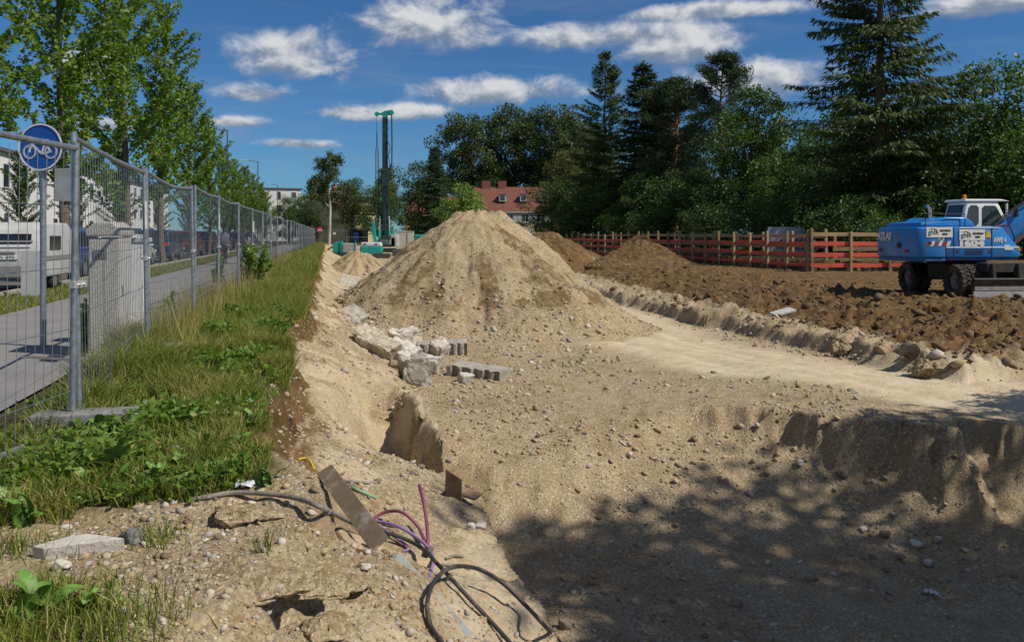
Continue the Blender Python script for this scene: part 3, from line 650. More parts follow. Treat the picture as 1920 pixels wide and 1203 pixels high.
FOOTM = MB().prism([(-0.36, 0), (0.36, 0), (0.34, 0.13), (-0.34, 0.13)], -0.11, 0.11, 'y').mesh('fence_foot', 0.012)
RUB = mat('foot_concrete', (0.20, 0.195, 0.185), 0.9, 0, 0.2, 14, bump=0.4, bscale=50)
g_ = np.random.default_rng(9)
for i in range(len(FP) - 1):
    (x0, y0), (x1, y1) = FP[i], FP[i + 1]; a = math.atan2(y1 - y0, x1 - x0)
    z0 = max(gz(x0, y0), -0.05) + 0.02
    sag = [0.0, 0.02, 0.07, 0.03, 0.05, 0.01][i % 6]
    lb = ['galvanised mesh fence panel standing in front of the blue cycle sign', 'galvanised mesh fence panel in front of the grey concrete cabinet', 'galvanised mesh fence panel with a sagging top rail just past the white cabinet'][i] if i < 3 else 'galvanised mesh fence panel in the long row between the cycle path and the grass strip'
    t = thing('mesh_fence', lb, 'fence', (x0, y0, z0), 0, 'fence panels along the cycle path', rot=(g_.uniform(-.02, .02), 0, a))
    for x in (0.03, PLEN - 0.03):
        o = link('post', POST, GALV, t); o.location = (x, 0, 0)
    MB().tube([(0.03, 0, 2.02), (0.9, 0, 2.02 - sag * .7), (1.7, 0, 2.02 - sag), (2.6, 0, 2.02 - sag * .6), (PLEN - 0.03, 0, 2.02)], 0.021, 10).build('top_rail', GALV, t, smooth=True)
    low = 0.10
    MB().tube([(0.03, 0, low), (1.0, 0.01, low - 0.02), (2.0, 0, low + 0.01), (PLEN - 0.03, 0, 0.10)], 0.021, 8).build('bottom_rail', GALV, t, smooth=True)
    if i < 3:
        x = 0.08
        while x < PLEN - 0.05:
            o = link('wire', VW, GALV_D, t); o.location = (x, 0, 0); o.rotation_euler = (0, g_.uniform(-.004, .004), 0); x += 0.0985
        for z in (0.35, 0.78, 1.2, 1.62): o = link('wire', HW, GALV_D, t); o.location = (0, 0.005, z)
    else:
        o = link('wire_mesh', INF1 if i < 9 else INF2, GALV_D, t); o['kind'] = 'stuff'
    o = link('clamp', CLAMP, mat('clamp_zinc', (0.55, 0.55, 0.54), 0.4, 0.6), t); o.location = (PLEN + 0.02, 0, 1.08)
    if i in (1, 2, 3, 5, 6, 8, 11, 14):
        o = link('notice_plate', TAGM, mat('plate_white', (0.55, 0.55, 0.53), 0.6), t); o.location = (PLEN - 0.16 if i % 2 else 0.16, -0.03, 1.55)
for i in range(1, len(FP) - 1):
    if i > 14: break
    x, y = FP[i]; o = link('ballast_block', FOOTM, RUB); o.location = (x + (.10 if i == 1 else 0), y - (.06 if i == 1 else 0), gz(x, y) + .01); o.rotation_euler = (0, 0, 0.1 + 0.25 * (i % 3) * 0.4)
    tag(o, 'long grey concrete fence foot in the weeds under the thick fence post' if i == 1 else 'low concrete fence foot under the joint of two mesh fence panels', 'fence foot', 'feet of the mesh fence')

# ------------------------------------------------------------------ blue cycle path sign
BLUE = mat('sign_blue', (0.012, 0.09, 0.36), 0.4, 0, 0.05, 3); SWHITE = mat('sign_white', (0.75, 0.76, 0.76), 0.45, 0, 0.03, 3)
t = thing('traffic_sign', 'round blue cycle path sign on a galvanised pole behind the fence', 'sign', (-6.03, 10.7, -0.04), R(-6))
MB().tube([(0, 0, 0), (0, 0, 2.7)], 0.038, 12).build('pole', GALV, t, smooth=True)
dz = 2.56; fr = rotx(R(90))
disc = MB().lathe([(0.0001, -0.003), (0.3, -0.003), (0.3, 0.003), (0.0001, 0.003)], 48, Matrix.Translation((0, -0.052, dz)) @ fr).build('sign_disc', BLUE, t)
MB().lathe([(0.282, -0.002), (0.302, -0.002), (0.302, 0.003), (0.282, 0.003)], 48, Matrix.Translation((0, -0.059, dz)) @ fr, True).build('rim', SWHITE, disc)
pic = MB(); W2 = 0.011
def bar(a, b, w=W2):
    a = Vector((a[0], 0, a[1])); b = Vector((b[0], 0, b[1])); u = (b - a).normalized(); n = Vector((u.z, 0, -u.x)) * w; a2 = a - u * w * .6; b2 = b + u * w * .6; k = -0.0605
    pic.add([(p.x, k + q, p.z + dz) for q in (0, 0.003) for p in (a2 + n, b2 + n, b2 - n, a2 - n)], [(0, 1, 2, 3), (7, 6, 5, 4), (0, 4, 5, 1), (1, 5, 6, 2), (2, 6, 7, 3), (3, 7, 4, 0)])
for cx in (-0.145, 0.145):
    for k in range(28):
        a0, a1 = 2 * math.pi * k / 28, 2 * math.pi * (k + 1) / 28
        bar((cx + 0.08 * math.cos(a0), -0.06 + 0.08 * math.sin(a0)), (cx + 0.08 * math.cos(a1), -0.06 + 0.08 * math.sin(a1)), 0.0105)
for a, b in [((-0.145, -0.06), (-0.105, 0.09)), ((-0.115, 0.05), (0.065, 0.05)), ((-0.115, 0.04), (0.02, -0.085)), ((0.02, -0.085), (0.075, 0.085)), ((0.02, -0.085), (0.145, -0.06)), ((0.065, 0.05), (0.145, -0.06)), ((-0.125, 0.09), (-0.07, 0.095)), ((0.045, 0.088), (0.11, 0.088))]: bar(a, b)
pic.build('bicycle_symbol', SWHITE, disc)
MB().box((0, 0.0, 2.36), (0.1, 0.1, 0.03)).box((0, 0.0, 2.75), (0.1, 0.1, 0.03)).build('bracket', GALV, t)
MB().box((0.30, 0.02, 2.08), (0.30, 0.03, 0.42)).build('back_plate', mat('plate_grey', (0.36, 0.37, 0.36), 0.6), t, 0.004)
MB().tube([(0, 0, 2.08), (0.3, 0.03, 2.08)], 0.012, 8).build('arm', GALV, t)

# ------------------------------------------------------------------ cabinets
PEB = mat('washed_concrete', (0.42, 0.40, 0.36), 0.95, 0, 0.35, 55, bump=0.8, bscale=80, dirt=(0.28, 0.25, 0.21), dscale=2)
t = thing('utility_cabinet', 'grey washed concrete distribution cabinet with a domed cap behind the fence', 'cabinet', (-4.85, 10.05, -0.06), R(10)); t.scale = (0.77, 0.69, 1.06)
MB().box((0, 0, 0.67), (0.44, 0.80, 1.34)).build('housing', PEB, t, 0.025)
MB().prism([(-0.25, 1.36), (0.25, 1.36), (0.25, 1.43), (0.12, 1.52), (-0.12, 1.52), (-0.25, 1.43)], -0.43, 0.43, 'y').build('cap', PEB, t, 0.02)
MB().box((-0.05, -0.405, 1.16), (0.19, 0.012, 0.10)).build('vent', mat('vent_grey', (0.12, 0.12, 0.12), 0.7), t, 0.003)
dr = MB().box((0.225, 0.0, 0.72), (0.012, 0.66, 1.10)).build('door', mat('cabinet_door', (0.42, 0.41, 0.39), 0.7, 0, 0.1, 9), t, 0.004)
MB().box((0.24, -0.25, 0.75), (0.02, 0.03, 0.12)).build('handle', GALV, dr, 0.004)
MB().box((0, 0, 0.02), (0.50, 0.86, 0.08)).build('plinth', CONC, t, 0.01)
t = thing('utility_cabinet', 'plain white plastic cabinet standing just behind the grey concrete cabinet', 'cabinet', (-4.98, 11.0, -0.06), R(10)); t.scale = (0.8, 0.5, 1.03)
MB().box((0, 0, 0.66), (0.36, 0.7, 1.32)).build('housing', mat('cabinet_white', (0.66, 0.66, 0.63), 0.6, 0, 0.06, 5), t, 0.015)
MB().box((0, 0, 1.35), (0.42, 0.76, 0.06)).build('cap', mat('cabinet_cap', (0.45, 0.45, 0.43), 0.6), t, 0.012)
MB().box((0, -0.355, 0.7), (0.30, 0.01, 1.08)).build('door', WHITE, t, 0.004)

# ================================================================== grass and weeds
def blades(name, x, y, h, w, seed, m, straw, lean=0.5, seg=True, label=None, z=None):
    g = np.random.default_rng(seed); N = len(x); z = (tz(x, y) if z is None else z) - 0.01
    a = g.uniform(0, 6.283, N); l = h * lean * g.uniform(0.2, 1.3, N); b = g.uniform(0, 6.283, N)
    dx, dy = np.cos(a) * l, np.sin(a) * l; sx, sy = np.cos(b) * w / 2, np.sin(b) * w / 2
    P = np.stack([x, y, z], 1); S = np.stack([sx, sy, np.zeros(N)], 1)
    M_ = P + np.stack([dx * .35, dy * .35, h * .62], 1); T = P + np.stack([dx, dy, h * g.uniform(.75, 1, N)], 1)
    if seg:
        V = np.stack([P - S, P + S, M_ - S * .75, M_ + S * .75, T], 1); k = np.array([[0, 1, 3], [0, 3, 2], [2, 3, 4]])
    else: V = np.stack([P - S, P + S, T], 1); k = np.array([[0, 1, 2]])
    n = V.shape[1]; Fa = (k[None] + (np.arange(N) * n)[:, None, None]).reshape(-1, 3)
    c = np.repeat(np.stack([g.random(N), straw, g.random(N)], 1), n, 0)
    o = link(name, np_mesh(name, V.reshape(-1, 3), Fa, c), m)
    return tag(o, label, 'grass', kind='stuff')
GRASS = foliage('grass', (0.080, 0.128, 0.014), (0.250, 0.285, 0.044), (0.46, 0.35, 0.15), 0.55, 0.40)
def in_strip(x, y):
    s = x + KF * y; e = edge_s(x, y); Yb = np.interp(x, [-4, -2.6, -2.0, -1.5, -1.2, 0], [3.9, 4.15, 4.5, 4.66, 4.95, 5.2])
    fx = np.interp(y, [p[1] for p in FP], [p[0] for p in FP])
    return (s < e + 0.02 + 0.34 * fbm(x * 3, y * 3, 7, 3)) & (x > fx - 0.45) & (y > Yb + 0.2 * fbm(x * 4, y * 4, 3, 2))
def strip_pts(N, y0, y1, seed, s0=-2.7, s1=-0.35):
    g = np.random.default_rng(seed); y = y0 + (y1 - y0) * g.random(N); s = g.uniform(s0, s1, N); x = s - KF * y; return x, y, g
GL = 'rough green and straw coloured grass on the strip between fence and pit'
x, y, g = strip_pts(90000, 3.3, 9.5, 1); cl = fbm(x * 2.2, y * 2.2, 200, 3); k = in_strip(x, y) & (g.random(len(x)) < np.clip(0.50 + 1.5 * cl, 0.06, 1)); x, y, cl = x[k], y[k], cl[k]
fx = np.interp(y, [p[1] for p in FP], [p[0] for p in FP]); near_f = np.exp(-np.abs(x - fx) / 0.45)
h = (0.045 + 0.07 * g.random(len(x)) + 0.26 * near_f * g.random(len(x)) * (0.35 + 0.65 * sst(y, 5.5, 7)) + 0.12 * np.clip(fbm(x * .9, y * .9, 203, 2), 0, 1) + 0.10 * sst(y, 6, 8)) * (1 + cl)
st = (g.random(len(x)) < 0.16 + 0.8 * np.clip(fbm(x * 1.6, y * 1.6, 201, 3), 0, 1)) * g.uniform(.4, 1, len(x))
blades('strip_grass', x, y, h.clip(0.04, .5), np.full(len(x), 0.0075), 2, GRASS, st, 0.75, True, GL)
x, y, g = strip_pts(90000, 9.3, 26, 4); k = in_strip(x, y); x, y = x[k], y[k]
h = 0.16 + 0.24 * g.random(len(x)) + 0.30 * np.clip(fbm(x * .8, y * .8, 205, 3), -0.1, 1)
st = (g.random(len(x)) < 0.26 + 0.8 * np.clip(fbm(x * 1.1, y * 1.1, 206, 3), 0, 1)) * g.uniform(.3, 1, len(x))
blades('strip_grass', x, y, h.clip(.05, .6), np.full(len(x), 0.014), 5, GRASS, st, 0.6, False, GL + ', further along the fence')
x, y, g = strip_pts(60000, 25.5, 112, 6); k = in_strip(x, y); x, y = x[k], y[k]
h = 0.25 + 0.30 * g.random(len(x)); st = (g.random(len(x)) < 0.3) * g.uniform(.3, 1, len(x))
blades('strip_grass', x, y, h, np.full(len(x), 0.05), 7, GRASS, st, 0.6, False, GL + ', at its far end')
N = 60000; g = np.random.default_rng(8); y = 10 * np.exp(g.random(N) * math.log(11)); x = g.uniform(-7.4, -5.72, N) - 0.228 * y
blades('verge_grass', x, y, 0.05 + 0.10 * g.random(N), 0.012 + 0.0006 * y, 9, GRASS, (g.random(N) < 0.25) * g.uniform(.3, 1, N), 0.8, False, 'short mown grass verge between the cycle path and the parked cars', z=np.full(N, -0.065))
x, y, g = strip_pts(5200, 8.5, 40, 10, -2.5, -1.5); k = in_strip(x, y) & (g.random(len(x)) < 0.35); x, y = x[k], y[k]
blades('dry_stalks', x, y, g.uniform(.45, 1.0, len(x)), np.full(len(x), 0.010), 11, GRASS, np.ones(len(x)), 0.25, False, 'tall dry grass stalks growing along the foot of the fence')

def leaf_mesh(name, L, w, curl, lobes=0, n=7):
    V = []; Fs = []
    for i in range(n + 1):
        t_ = i / n; wd = w * (math.sin(math.pi * min(1, t_ * 0.93 + 0.07)) ** 0.75) * (1 + lobes * (1 if i % 2 else -1)); zz = curl * math.sin(t_ * 2.3) * L; xx = L * t_ * (1 - 0.12 * t_)
        V += [(xx, -wd, zz + wd * .35), (xx, 0, zz), (xx, wd, zz + wd * .35)]
    for i in range(n): b = 3 * i; Fs += [(b, b + 3, b + 4, b + 1), (b + 1, b + 4, b + 5, b + 2)]
    me = bpy.data.meshes.new(name); me.from_pydata(V, [], Fs)
    for p_ in me.polygons: p_.use_smooth = True
    return me
LEAFS = [leaf_mesh('leaf', 0.20, 0.034, 0.30), leaf_mesh('leaf', 0.16, 0.036, 0.22, 0.18, 10), leaf_mesh('leaf', 0.13, 0.042, 0.35)]
WEED = [mat('weed_leaf', (0.10, 0.20, 0.032), 0.5, 0, 0.3, 14, bump=0.3, bscale=40), mat('weed_leaf_pale', (0.16, 0.26, 0.06), 0.5, 0, 0.3, 14, bump=0.3, bscale=40)]
def dock(px, py, n, sc, label, seed, mi=0):
    g = random.Random(seed); p = hit(px, py); t = thing('broadleaf_weed', label, 'weed', (p.x, p.y, p.z - 0.01), 0, 'broadleaf weeds on the near bank')
    for i in range(n):
        o = link('leaf', LEAFS[(i + seed) % 3], None, t)
        if not o.data.materials: o.data.materials.append(WEED[0])
        o.material_slots[0].link = 'OBJECT'; o.material_slots[0].material = WEED[(i + mi) % 2 if mi else 0]
        k = 1.05 * sc * g.uniform(.65, 1.15); o.scale = (k, k * g.uniform(.8, 1.2), k)
        o.rotation_euler = (g.uniform(-.4, .4), -g.uniform(0.15, 1.0), i * 2.4 + g.uniform(-.4, .4)); o.location = (g.uniform(-.03, .03), g.uniform(-.03, .03), 0)
WL = ['broadleaf weed growing against the concrete fence foot', 'broadleaf weed with long pale leaves below the fence foot', 'broadleaf weed beside the cream stone', 'broadleaf weed with jagged leaves near the middle of the strip', 'broadleaf weed at the brown edge of the scarp', 'low broadleaf weed behind the grey root end of the cable', 'low broadleaf weed next to the scrap of white litter', 'broadleaf weed in the long grass under the fence rail', 'large broadleaf weed in front of the long concrete wedge', 'broadleaf weed with upright leaves in front of the concrete wedge', 'broadleaf weed growing under the near fence panel', 'dark broadleaf weed beneath the bent bottom rail']
for i, (px, py, n, sc) in enumerate([(195, 815, 12, 1.1), (225, 880, 14, 1.15), (300, 905, 12, .8), (350, 800, 16, 1.1), (465, 800, 8, .9), (400, 905, 12, .75), (450, 880, 14, .8), (150, 860, 10, 1.0), (60, 1165, 14, 1.0), (170, 1150, 11, .8), (45, 985, 10, 1.1), (15, 960, 9, 1.1)]): dock(px, py, n, sc, WL[i], i + 1, i % 2)
for i, (px, py) in enumerate([(270, 860), (330, 880), (500, 905), (430, 800), (120, 905), (240, 915), (390, 850), (170, 905), (360, 915), (300, 800), (380, 770), (440, 845)]): dock(px, py, 9, 0.75, 'small broadleaf weed among the grass of the near bank', i + 40, 1)
# patches of grass at the lower left and tufts on the gravel
g = np.random.default_rng(21); xs, ys = [], []
for px, py, n, r in [(60, 1180, 900, .24), (150, 1190, 500, .16), (20, 1150, 500, .15), (300, 1015, 110, .07), (35, 1035, 140, .10), (500, 1030, 30, .03), (115, 1130, 150, .1)]:
    p = hit(px, py); xs.append(p.x + g.normal(0, r, n)); ys.append(p.y + g.normal(0, r * .8, n))
x, y = np.concatenate(xs), np.concatenate(ys)
blades('near_grass', x, y, g.uniform(.04, .17, len(x)), np.full(len(x), 0.006), 22, GRASS, (g.random(len(x)) < .15) * 0.8, 0.7, True, 'tufts of grass growing through the near gravel')

def leaf_cloud(P, A, Ls, Wd, seed, tone=None, fold=0.25):
    g = np.random.default_rng(seed); N = len(P); A = A / np.linalg.norm(A, axis=1)[:, None]
    n = g.normal(size=(N, 3)); n[:, 2] = np.abs(n[:, 2]) + 0.35; S = np.cross(A, n); S /= np.linalg.norm(S, axis=1)[:, None] + 1e-9; U = np.cross(S, A)
    L = np.asarray(Ls).reshape(-1, 1) * np.ones((N, 1)); w = np.asarray(Wd).reshape(-1, 1) * np.ones((N, 1)) / 2
    V = np.stack([P, P + A * L * .5 + S * w + U * w * fold, P + A * L, P + A * L * .5 - S * w + U * w * fold], 1).reshape(-1, 3)
    Fa = np.arange(N * 4).reshape(N, 4); tone = g.random(N) if tone is None else np.clip(tone + g.normal(0, .18, N), 0, 1)
    return V, Fa, np.repeat(np.stack([tone, g.random(N) ** 6, g.random(N)], 1), 4, 0)
def weed_carpet():
    g = np.random.default_rng(61); N = 60000; y = 4.4 * np.exp(g.random(N) * math.log(20 / 4.4)); s = g.uniform(-2.3, -0.45, N); x = s - KF * y
    k = in_strip(x, y) & (g.random(N) < np.clip(0.25 + 2.2 * fbm(x * 1.5, y * 1.5, 230, 3), 0.04, 1)); x, y = x[k], y[k]; n = len(x)
    P = np.stack([x, y, tz(x, y) + g.random(n) * (0.03 + 0.10 * np.clip(fbm(x * 2, y * 2, 231, 2) + .3, 0, 1)) * (1 + y / 14)], 1); A = g.normal(size=(n, 3)); A[:, 2] = np.abs(A[:, 2]) * .5
    V, Fa, c = leaf_cloud(P, A, g.uniform(.018, .055, n) * (1 + y / 12), g.uniform(.012, .03, n) * (1 + y / 12), 62)
    tag(link('weed_leaves', np_mesh('weed_leaves', V, Fa, c), BUSH), 'low carpet of small weed leaves mixed into the grass strip', 'weeds', kind='stuff')
BUSH = foliage('sapling_leaf', (0.07, 0.15, 0.02), (0.17, 0.27, 0.042), (0.26, 0.28, 0.06), 0.45, 0.38)
weed_carpet()
BARK = mat('bark', (0.13, 0.10, 0.075), 0.95, 0, 0.35, 8, bump=0.8, bscale=25)
def sapling(label, px, py, h, w, n, seed, leaf=0.09):
    p = hit(px, py); g = np.random.default_rng(seed); t = thing('sapling', label, 'shrub', p - Vector((0, 0, 0.02)))
    m = MB(); Pl = []; Al = []
    for i in range(n):
        a = g.uniform(0, 6.28); sp = g.uniform(.2, 1) * w; hh = h * g.uniform(.55, 1)
        pts = [Vector((0.03 * math.cos(a), 0.03 * math.sin(a), 0))] + [Vector((math.cos(a) * sp * q ** 1.3, math.sin(a) * sp * q ** 1.3, hh * q)) for q in (.35, .7, 1)]
        m.tube(pts, [0.009, 0.007, 0.005, 0.003], 5)
        for q in np.linspace(.15, 1, 26):
            k = q * 3; j = min(int(k), 2); c = pts[j].lerp(pts[j + 1], k - j)
            for _ in range(3): Pl.append(np.array(c) + g.normal(0, .03, 3)); v = g.normal(size=3); v[2] += .4; Al.append(v)
    m.build('stem', BARK, t); V, Fa, c = leaf_cloud(np.array(Pl), np.array(Al), g.uniform(.6, 1.2, len(Pl)) * leaf, leaf * .55, seed)
    link('foliage', np_mesh('foliage', V, Fa, c), BUSH, t)
sapling('tall leafy sapling growing out of the grass strip against the fence', 478, 545, 1.15, 0.42, 22, 1, 0.11)
sapling('slender leafy climber on the fence between two posts', 408, 545, 0.95, 0.12, 6, 2, 0.10)
sapling('drooping nettle like plant at the fence past the white cabinet', 318, 600, 0.50, 0.08, 4, 3, 0.11)
sapling('dark leafy plant between the concrete cabinet and the fence', 160, 665, 0.62, 0.08, 5, 4, 0.11)
for i, (px, py, h, w, n) in enumerate([(455, 610, .30, .30, 16), (500, 640, .28, .30, 16), (420, 650, .3, .28, 14), (520, 600, .22, .28, 14), (480, 690, .22, .26, 12), (400, 700, .2, .25, 12), (350, 690, .2, .2, 8), (510, 560, .25, .3, 14)]):
    sapling(['leafy weed clump at the middle of the grass strip', 'leafy weed clump near the scarp edge below the tall sapling', 'leafy weed clump closer to the fence than the scarp', 'low weed clump at the scarp edge beside the tall sapling', 'weed clump at the bulge of the scarp edge', 'weed clump in the straw coloured part of the strip', 'small weed clump near the foot of the fence', 'weed clump just past the tall sapling'][i], px, py, h, w, n, 10 + i, 0.075)
# ================================================================== trees
def limb(m, p0, d, L, r, g, up=0.0, n=5, sides=6, wob=0.08, tip=0.25):
    pts = [Vector(p0)]; d = Vector(d).normalized(); rr = [r]
    for i in range(n):
        d = (d + Vector((g.normal(0, wob), g.normal(0, wob), up + g.normal(0, wob)))).normalized()
        pts.append(pts[-1] + d * (L / n)); rr.append(r * (1 - (1 - tip) * (i + 1) / n))
    m.tube(pts, rr, sides, False); return pts
def along(pts, q):
    k = q * (len(pts) - 1); j = min(int(k), len(pts) - 2); return pts[j].lerp(pts[j + 1], k - j)
def finish(m, Pl, Al, Ls, Ws, seed, tone=None, fold=0.25):
    V, Fa, c = leaf_cloud(np.array(Pl), np.array(Al), np.array(Ls), np.array(Ws), seed, None if tone is None else np.array(tone), fold)
    return m.mesh('trunk', smooth=True), np_mesh('crown', V, Fa, c)
def ginkgo(h, seed, nb=52, clear=0.2):
    g = np.random.default_rng(seed); m = MB(); Pl = []; Al = []; T = []
    tr = [Vector((0.10 * math.sin(q * 5 + seed), 0.08 * math.cos(q * 4 + seed), q * h)) for q in np.linspace(0, .98, 12)]
    tr[0] = Vector((0, 0, 0)); m.tube(tr, [0.125 * (1 - .88 * q) + .008 for q in np.linspace(0, 1, 12)], 8)
    for i in range(nb):
        q = clear + (0.97 - clear) * ((i + .5) / nb) ** .95; p = along(tr, q); az = i * 2.4 + g.normal(0, .5); el = R(g.uniform(28, 56))
        L = h * .34 * (1 - q) ** .62 * g.uniform(.55, 1.15) + .35
        if q < .3: L *= .75
        pts = limb(m, p, (math.cos(az) * math.cos(el), math.sin(az) * math.cos(el), math.sin(el)), L, 0.028 * (1 - .6 * q), g, 0.05, 5, 4, .07)
        nc = int(L / .15) + 2
        for k in range(nc):
            c = along(pts, .12 + .88 * k / nc); r = .135 * g.uniform(.6, 1.2)
            for _ in range(11):
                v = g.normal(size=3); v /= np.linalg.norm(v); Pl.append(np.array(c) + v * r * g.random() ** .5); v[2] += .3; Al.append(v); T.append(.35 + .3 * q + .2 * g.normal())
    n = len(Pl); return finish(m, Pl, Al, g.uniform(.09, .15, n), g.uniform(.10, .15, n), seed, T)
def spruce(h, seed, Rm, clear=0.08, whorl=.5, per=6, trunk=.3, sparse=1.0, hang=.55, prof=None, elev=(-.05, .32)):
    g = np.random.default_rng(seed); m = MB(); Pl = []; Al = []; Ls = []; Ws = []; T = []
    tr = [Vector((g.normal(0, .04), g.normal(0, .04), q * h)) for q in np.linspace(0, 1, 10)]; tr[0] = Vector((0, 0, 0))
    m.tube(tr, [trunk * (1 - .93 * q) + .012 for q in np.linspace(0, 1, 10)], 8); z = h * clear
    while z < h * .985:
        q = z / h; rad = Rm * (prof(q) if prof else (1 - q) ** .75)
        for k in range(per):
            if g.random() > .85 * sparse + .1: continue
            az = g.uniform(0, 6.28); L = rad * g.uniform(.55, 1.18) + .25; el = elev[0] + (elev[1] - elev[0]) * q + g.normal(0, .07)
            pts = limb(m, along(tr, min(.99, q)), (math.cos(az), math.sin(az), el), L, .05 * (1 - q) + .012, g, -0.035 if q < .7 else .02, 6, 4, .045)
            if len(pts) > 4: pts[-1] = pts[-1] + Vector((0, 0, .05 * L))
            out = Vector((math.cos(az), math.sin(az), 0)); sd = Vector((-out.y, out.x, 0))
            for t_ in np.linspace(.18, 1, int(L / .17) + 2):
                c = along(pts, t_); spread = .28 * L * (1 - .75 * t_) + .10
                for _ in range(6):
                    o = g.normal(0, spread * .6); Pl.append(np.array(c + sd * o - Vector((0, 0, abs(o) * .25)))); dn = hang * g.uniform(.5, 1.3)
                    Al.append(np.array(out) * g.uniform(.2, .9) + np.array(sd) * np.sign(o) * .5 + np.array((0, 0, -dn)) + g.normal(0, .15, 3))
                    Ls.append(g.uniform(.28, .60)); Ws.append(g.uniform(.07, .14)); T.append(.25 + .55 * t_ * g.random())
        z += whorl * g.uniform(.8, 1.2) * (1 - .35 * q)
    for _ in range(60):
        Pl.append(np.array((g.normal(0, .08), g.normal(0, .08), h * .95 + g.random() * h * .05))); Al.append(g.normal(size=3) + np.array((0, 0, 1.5))); Ls.append(.3); Ws.append(.07); T.append(.6)
    return finish(m, Pl, Al, Ls, Ws, seed, T, .1)
def broad(h, seed, rx, zc, rz, n=90, per=150, leaf=.30, trunk=.25, clump=1.0, flat=.75, shell=.45, ry=None, tall=0.0, lw=.7):
    g = np.random.default_rng(seed); m = MB(); Pl = []; Al = []; T = []; ry = ry or rx
    tp = [Vector((0, 0, 0)), Vector((g.normal(0, .1), g.normal(0, .1), h * .3)), Vector((g.normal(0, .25), g.normal(0, .25), h * .62)), Vector((g.normal(0, .3), g.normal(0, .3), h * .88))]
    m.tube(tp, [trunk, trunk * .8, trunk * .45, trunk * .12], 8)
    for i in range(n):
        v = g.normal(size=3); v /= np.linalg.norm(v); r = g.random() ** shell; lob = 1 + .25 * math.sin(3 * math.atan2(v[1], v[0]) + seed) * (1 - abs(v[2]))
        taper = 1 - tall * max(0, v[2])
        c = np.array((v[0] * rx * r * lob * taper, v[1] * ry * r * lob * taper, zc + v[2] * rz * r)); cr = clump * g.uniform(.55, 1.25)
        if c[2] < .35: c[2] = .35 + g.random() * .4
        if i % 3 == 0:
            b = along(tp, float(np.clip((c[2] - rz * .55) / h, .12, .85))); pt = limb(m, b, Vector(c) - b, (Vector(c) - b).length, trunk * .30, g, .02, 4, 4, .06, .2)
        k = int(per * cr ** 1.2); u = g.normal(size=(k, 3)); u /= np.linalg.norm(u, axis=1)[:, None]; rr = g.random((k, 1)) ** .4
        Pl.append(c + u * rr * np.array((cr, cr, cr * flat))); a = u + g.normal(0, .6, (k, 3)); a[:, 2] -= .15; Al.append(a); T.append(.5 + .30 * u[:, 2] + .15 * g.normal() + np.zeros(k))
    Pl = np.concatenate(Pl); n_ = len(Pl); return finish(m, Pl, np.concatenate(Al), g.uniform(.6, 1.2, n_) * leaf, g.uniform(.6, 1.1, n_) * leaf * lw, seed, np.concatenate(T))
def pine(h, seed, rx, base, n=55):
    g = np.random.default_rng(seed); m = MB(); Pl = []; Al = []; T = []
    tp = [Vector((0, 0, 0)), Vector((.1, 0, h * .35)), Vector((-.15, .1, h * .7)), Vector((.1, 0, h * .97))]; m.tube(tp, [.26, .2, .12, .03], 8)
    for i in range(n):
        q = base + (1 - base) * (i + .5) / n; az = i * 2.4 + g.normal(0, .4); L = rx * g.uniform(.45, 1.1) * math.sin(math.pi * min(.97, .25 + .72 * (q - base) / (1 - base))) ** .8 + .3
        pt = limb(m, along(tp, min(.97, q - .02)), (math.cos(az), math.sin(az), g.uniform(.05, .6)), L, .06, g, .07, 5, 5, .12, .3)
        for t_ in np.linspace(.45, 1, 6):
            c = np.array(along(pt, t_)); k = 75; u = g.normal(size=(k, 3)); u /= np.linalg.norm(u, axis=1)[:, None]; rr = g.random((k, 1)) ** .5 * .55
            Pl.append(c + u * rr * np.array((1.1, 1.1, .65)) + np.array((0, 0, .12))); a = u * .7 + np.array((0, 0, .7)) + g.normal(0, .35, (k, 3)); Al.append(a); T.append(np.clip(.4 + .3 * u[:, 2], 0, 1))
    Pl = np.concatenate(Pl); n_ = len(Pl); return finish(m, Pl, np.concatenate(Al), g.uniform(.20, .38, n_), g.uniform(.05, .09, n_), seed, np.concatenate(T), .05)
def birch(h, seed, rx):
    g = np.random.default_rng(seed); m = MB(); Pl = []; Al = []
    tp = [Vector((0, 0, 0)), Vector((.15, 0, h * .4)), Vector((-.2, 0, h * .75)), Vector((.1, 0, h))]; m.tube(tp, [.20, .16, .09, .02], 8)
    b2 = limb(m, along(tp, .33), (-.7, 0, .9), h * .42, .10, g, .03, 5, 5); b3 = limb(m, along(tp, .38), (.8, .1, .7), h * .34, .09, g, .03, 5, 5)
    for src, n in ((tp, 34), (b2, 9), (b3, 9)):
        for i in range(n):
            q = .42 + .57 * i / n; az = g.uniform(0, 6.28); L = rx * g.uniform(.4, 1) * (1.15 - q * .75)
            pt = limb(m, along(src, q), (math.cos(az), math.sin(az), .5), L, .03, g, -.10, 5, 4, .1)
            for t_ in np.linspace(.3, 1, 9):
                c = np.array(along(pt, t_)); k = 22; off = g.normal(0, .22, (k, 3)); off[:, 2] -= np.abs(g.normal(0, .45, k)); Pl.append(c + off); a = g.normal(0, .4, (k, 3)); a[:, 2] -= 1; Al.append(a)
    Pl = np.concatenate(Pl); n_ = len(Pl); return finish(m, Pl, np.concatenate(Al), g.uniform(.18, .34, n_), g.uniform(.10, .18, n_), seed)

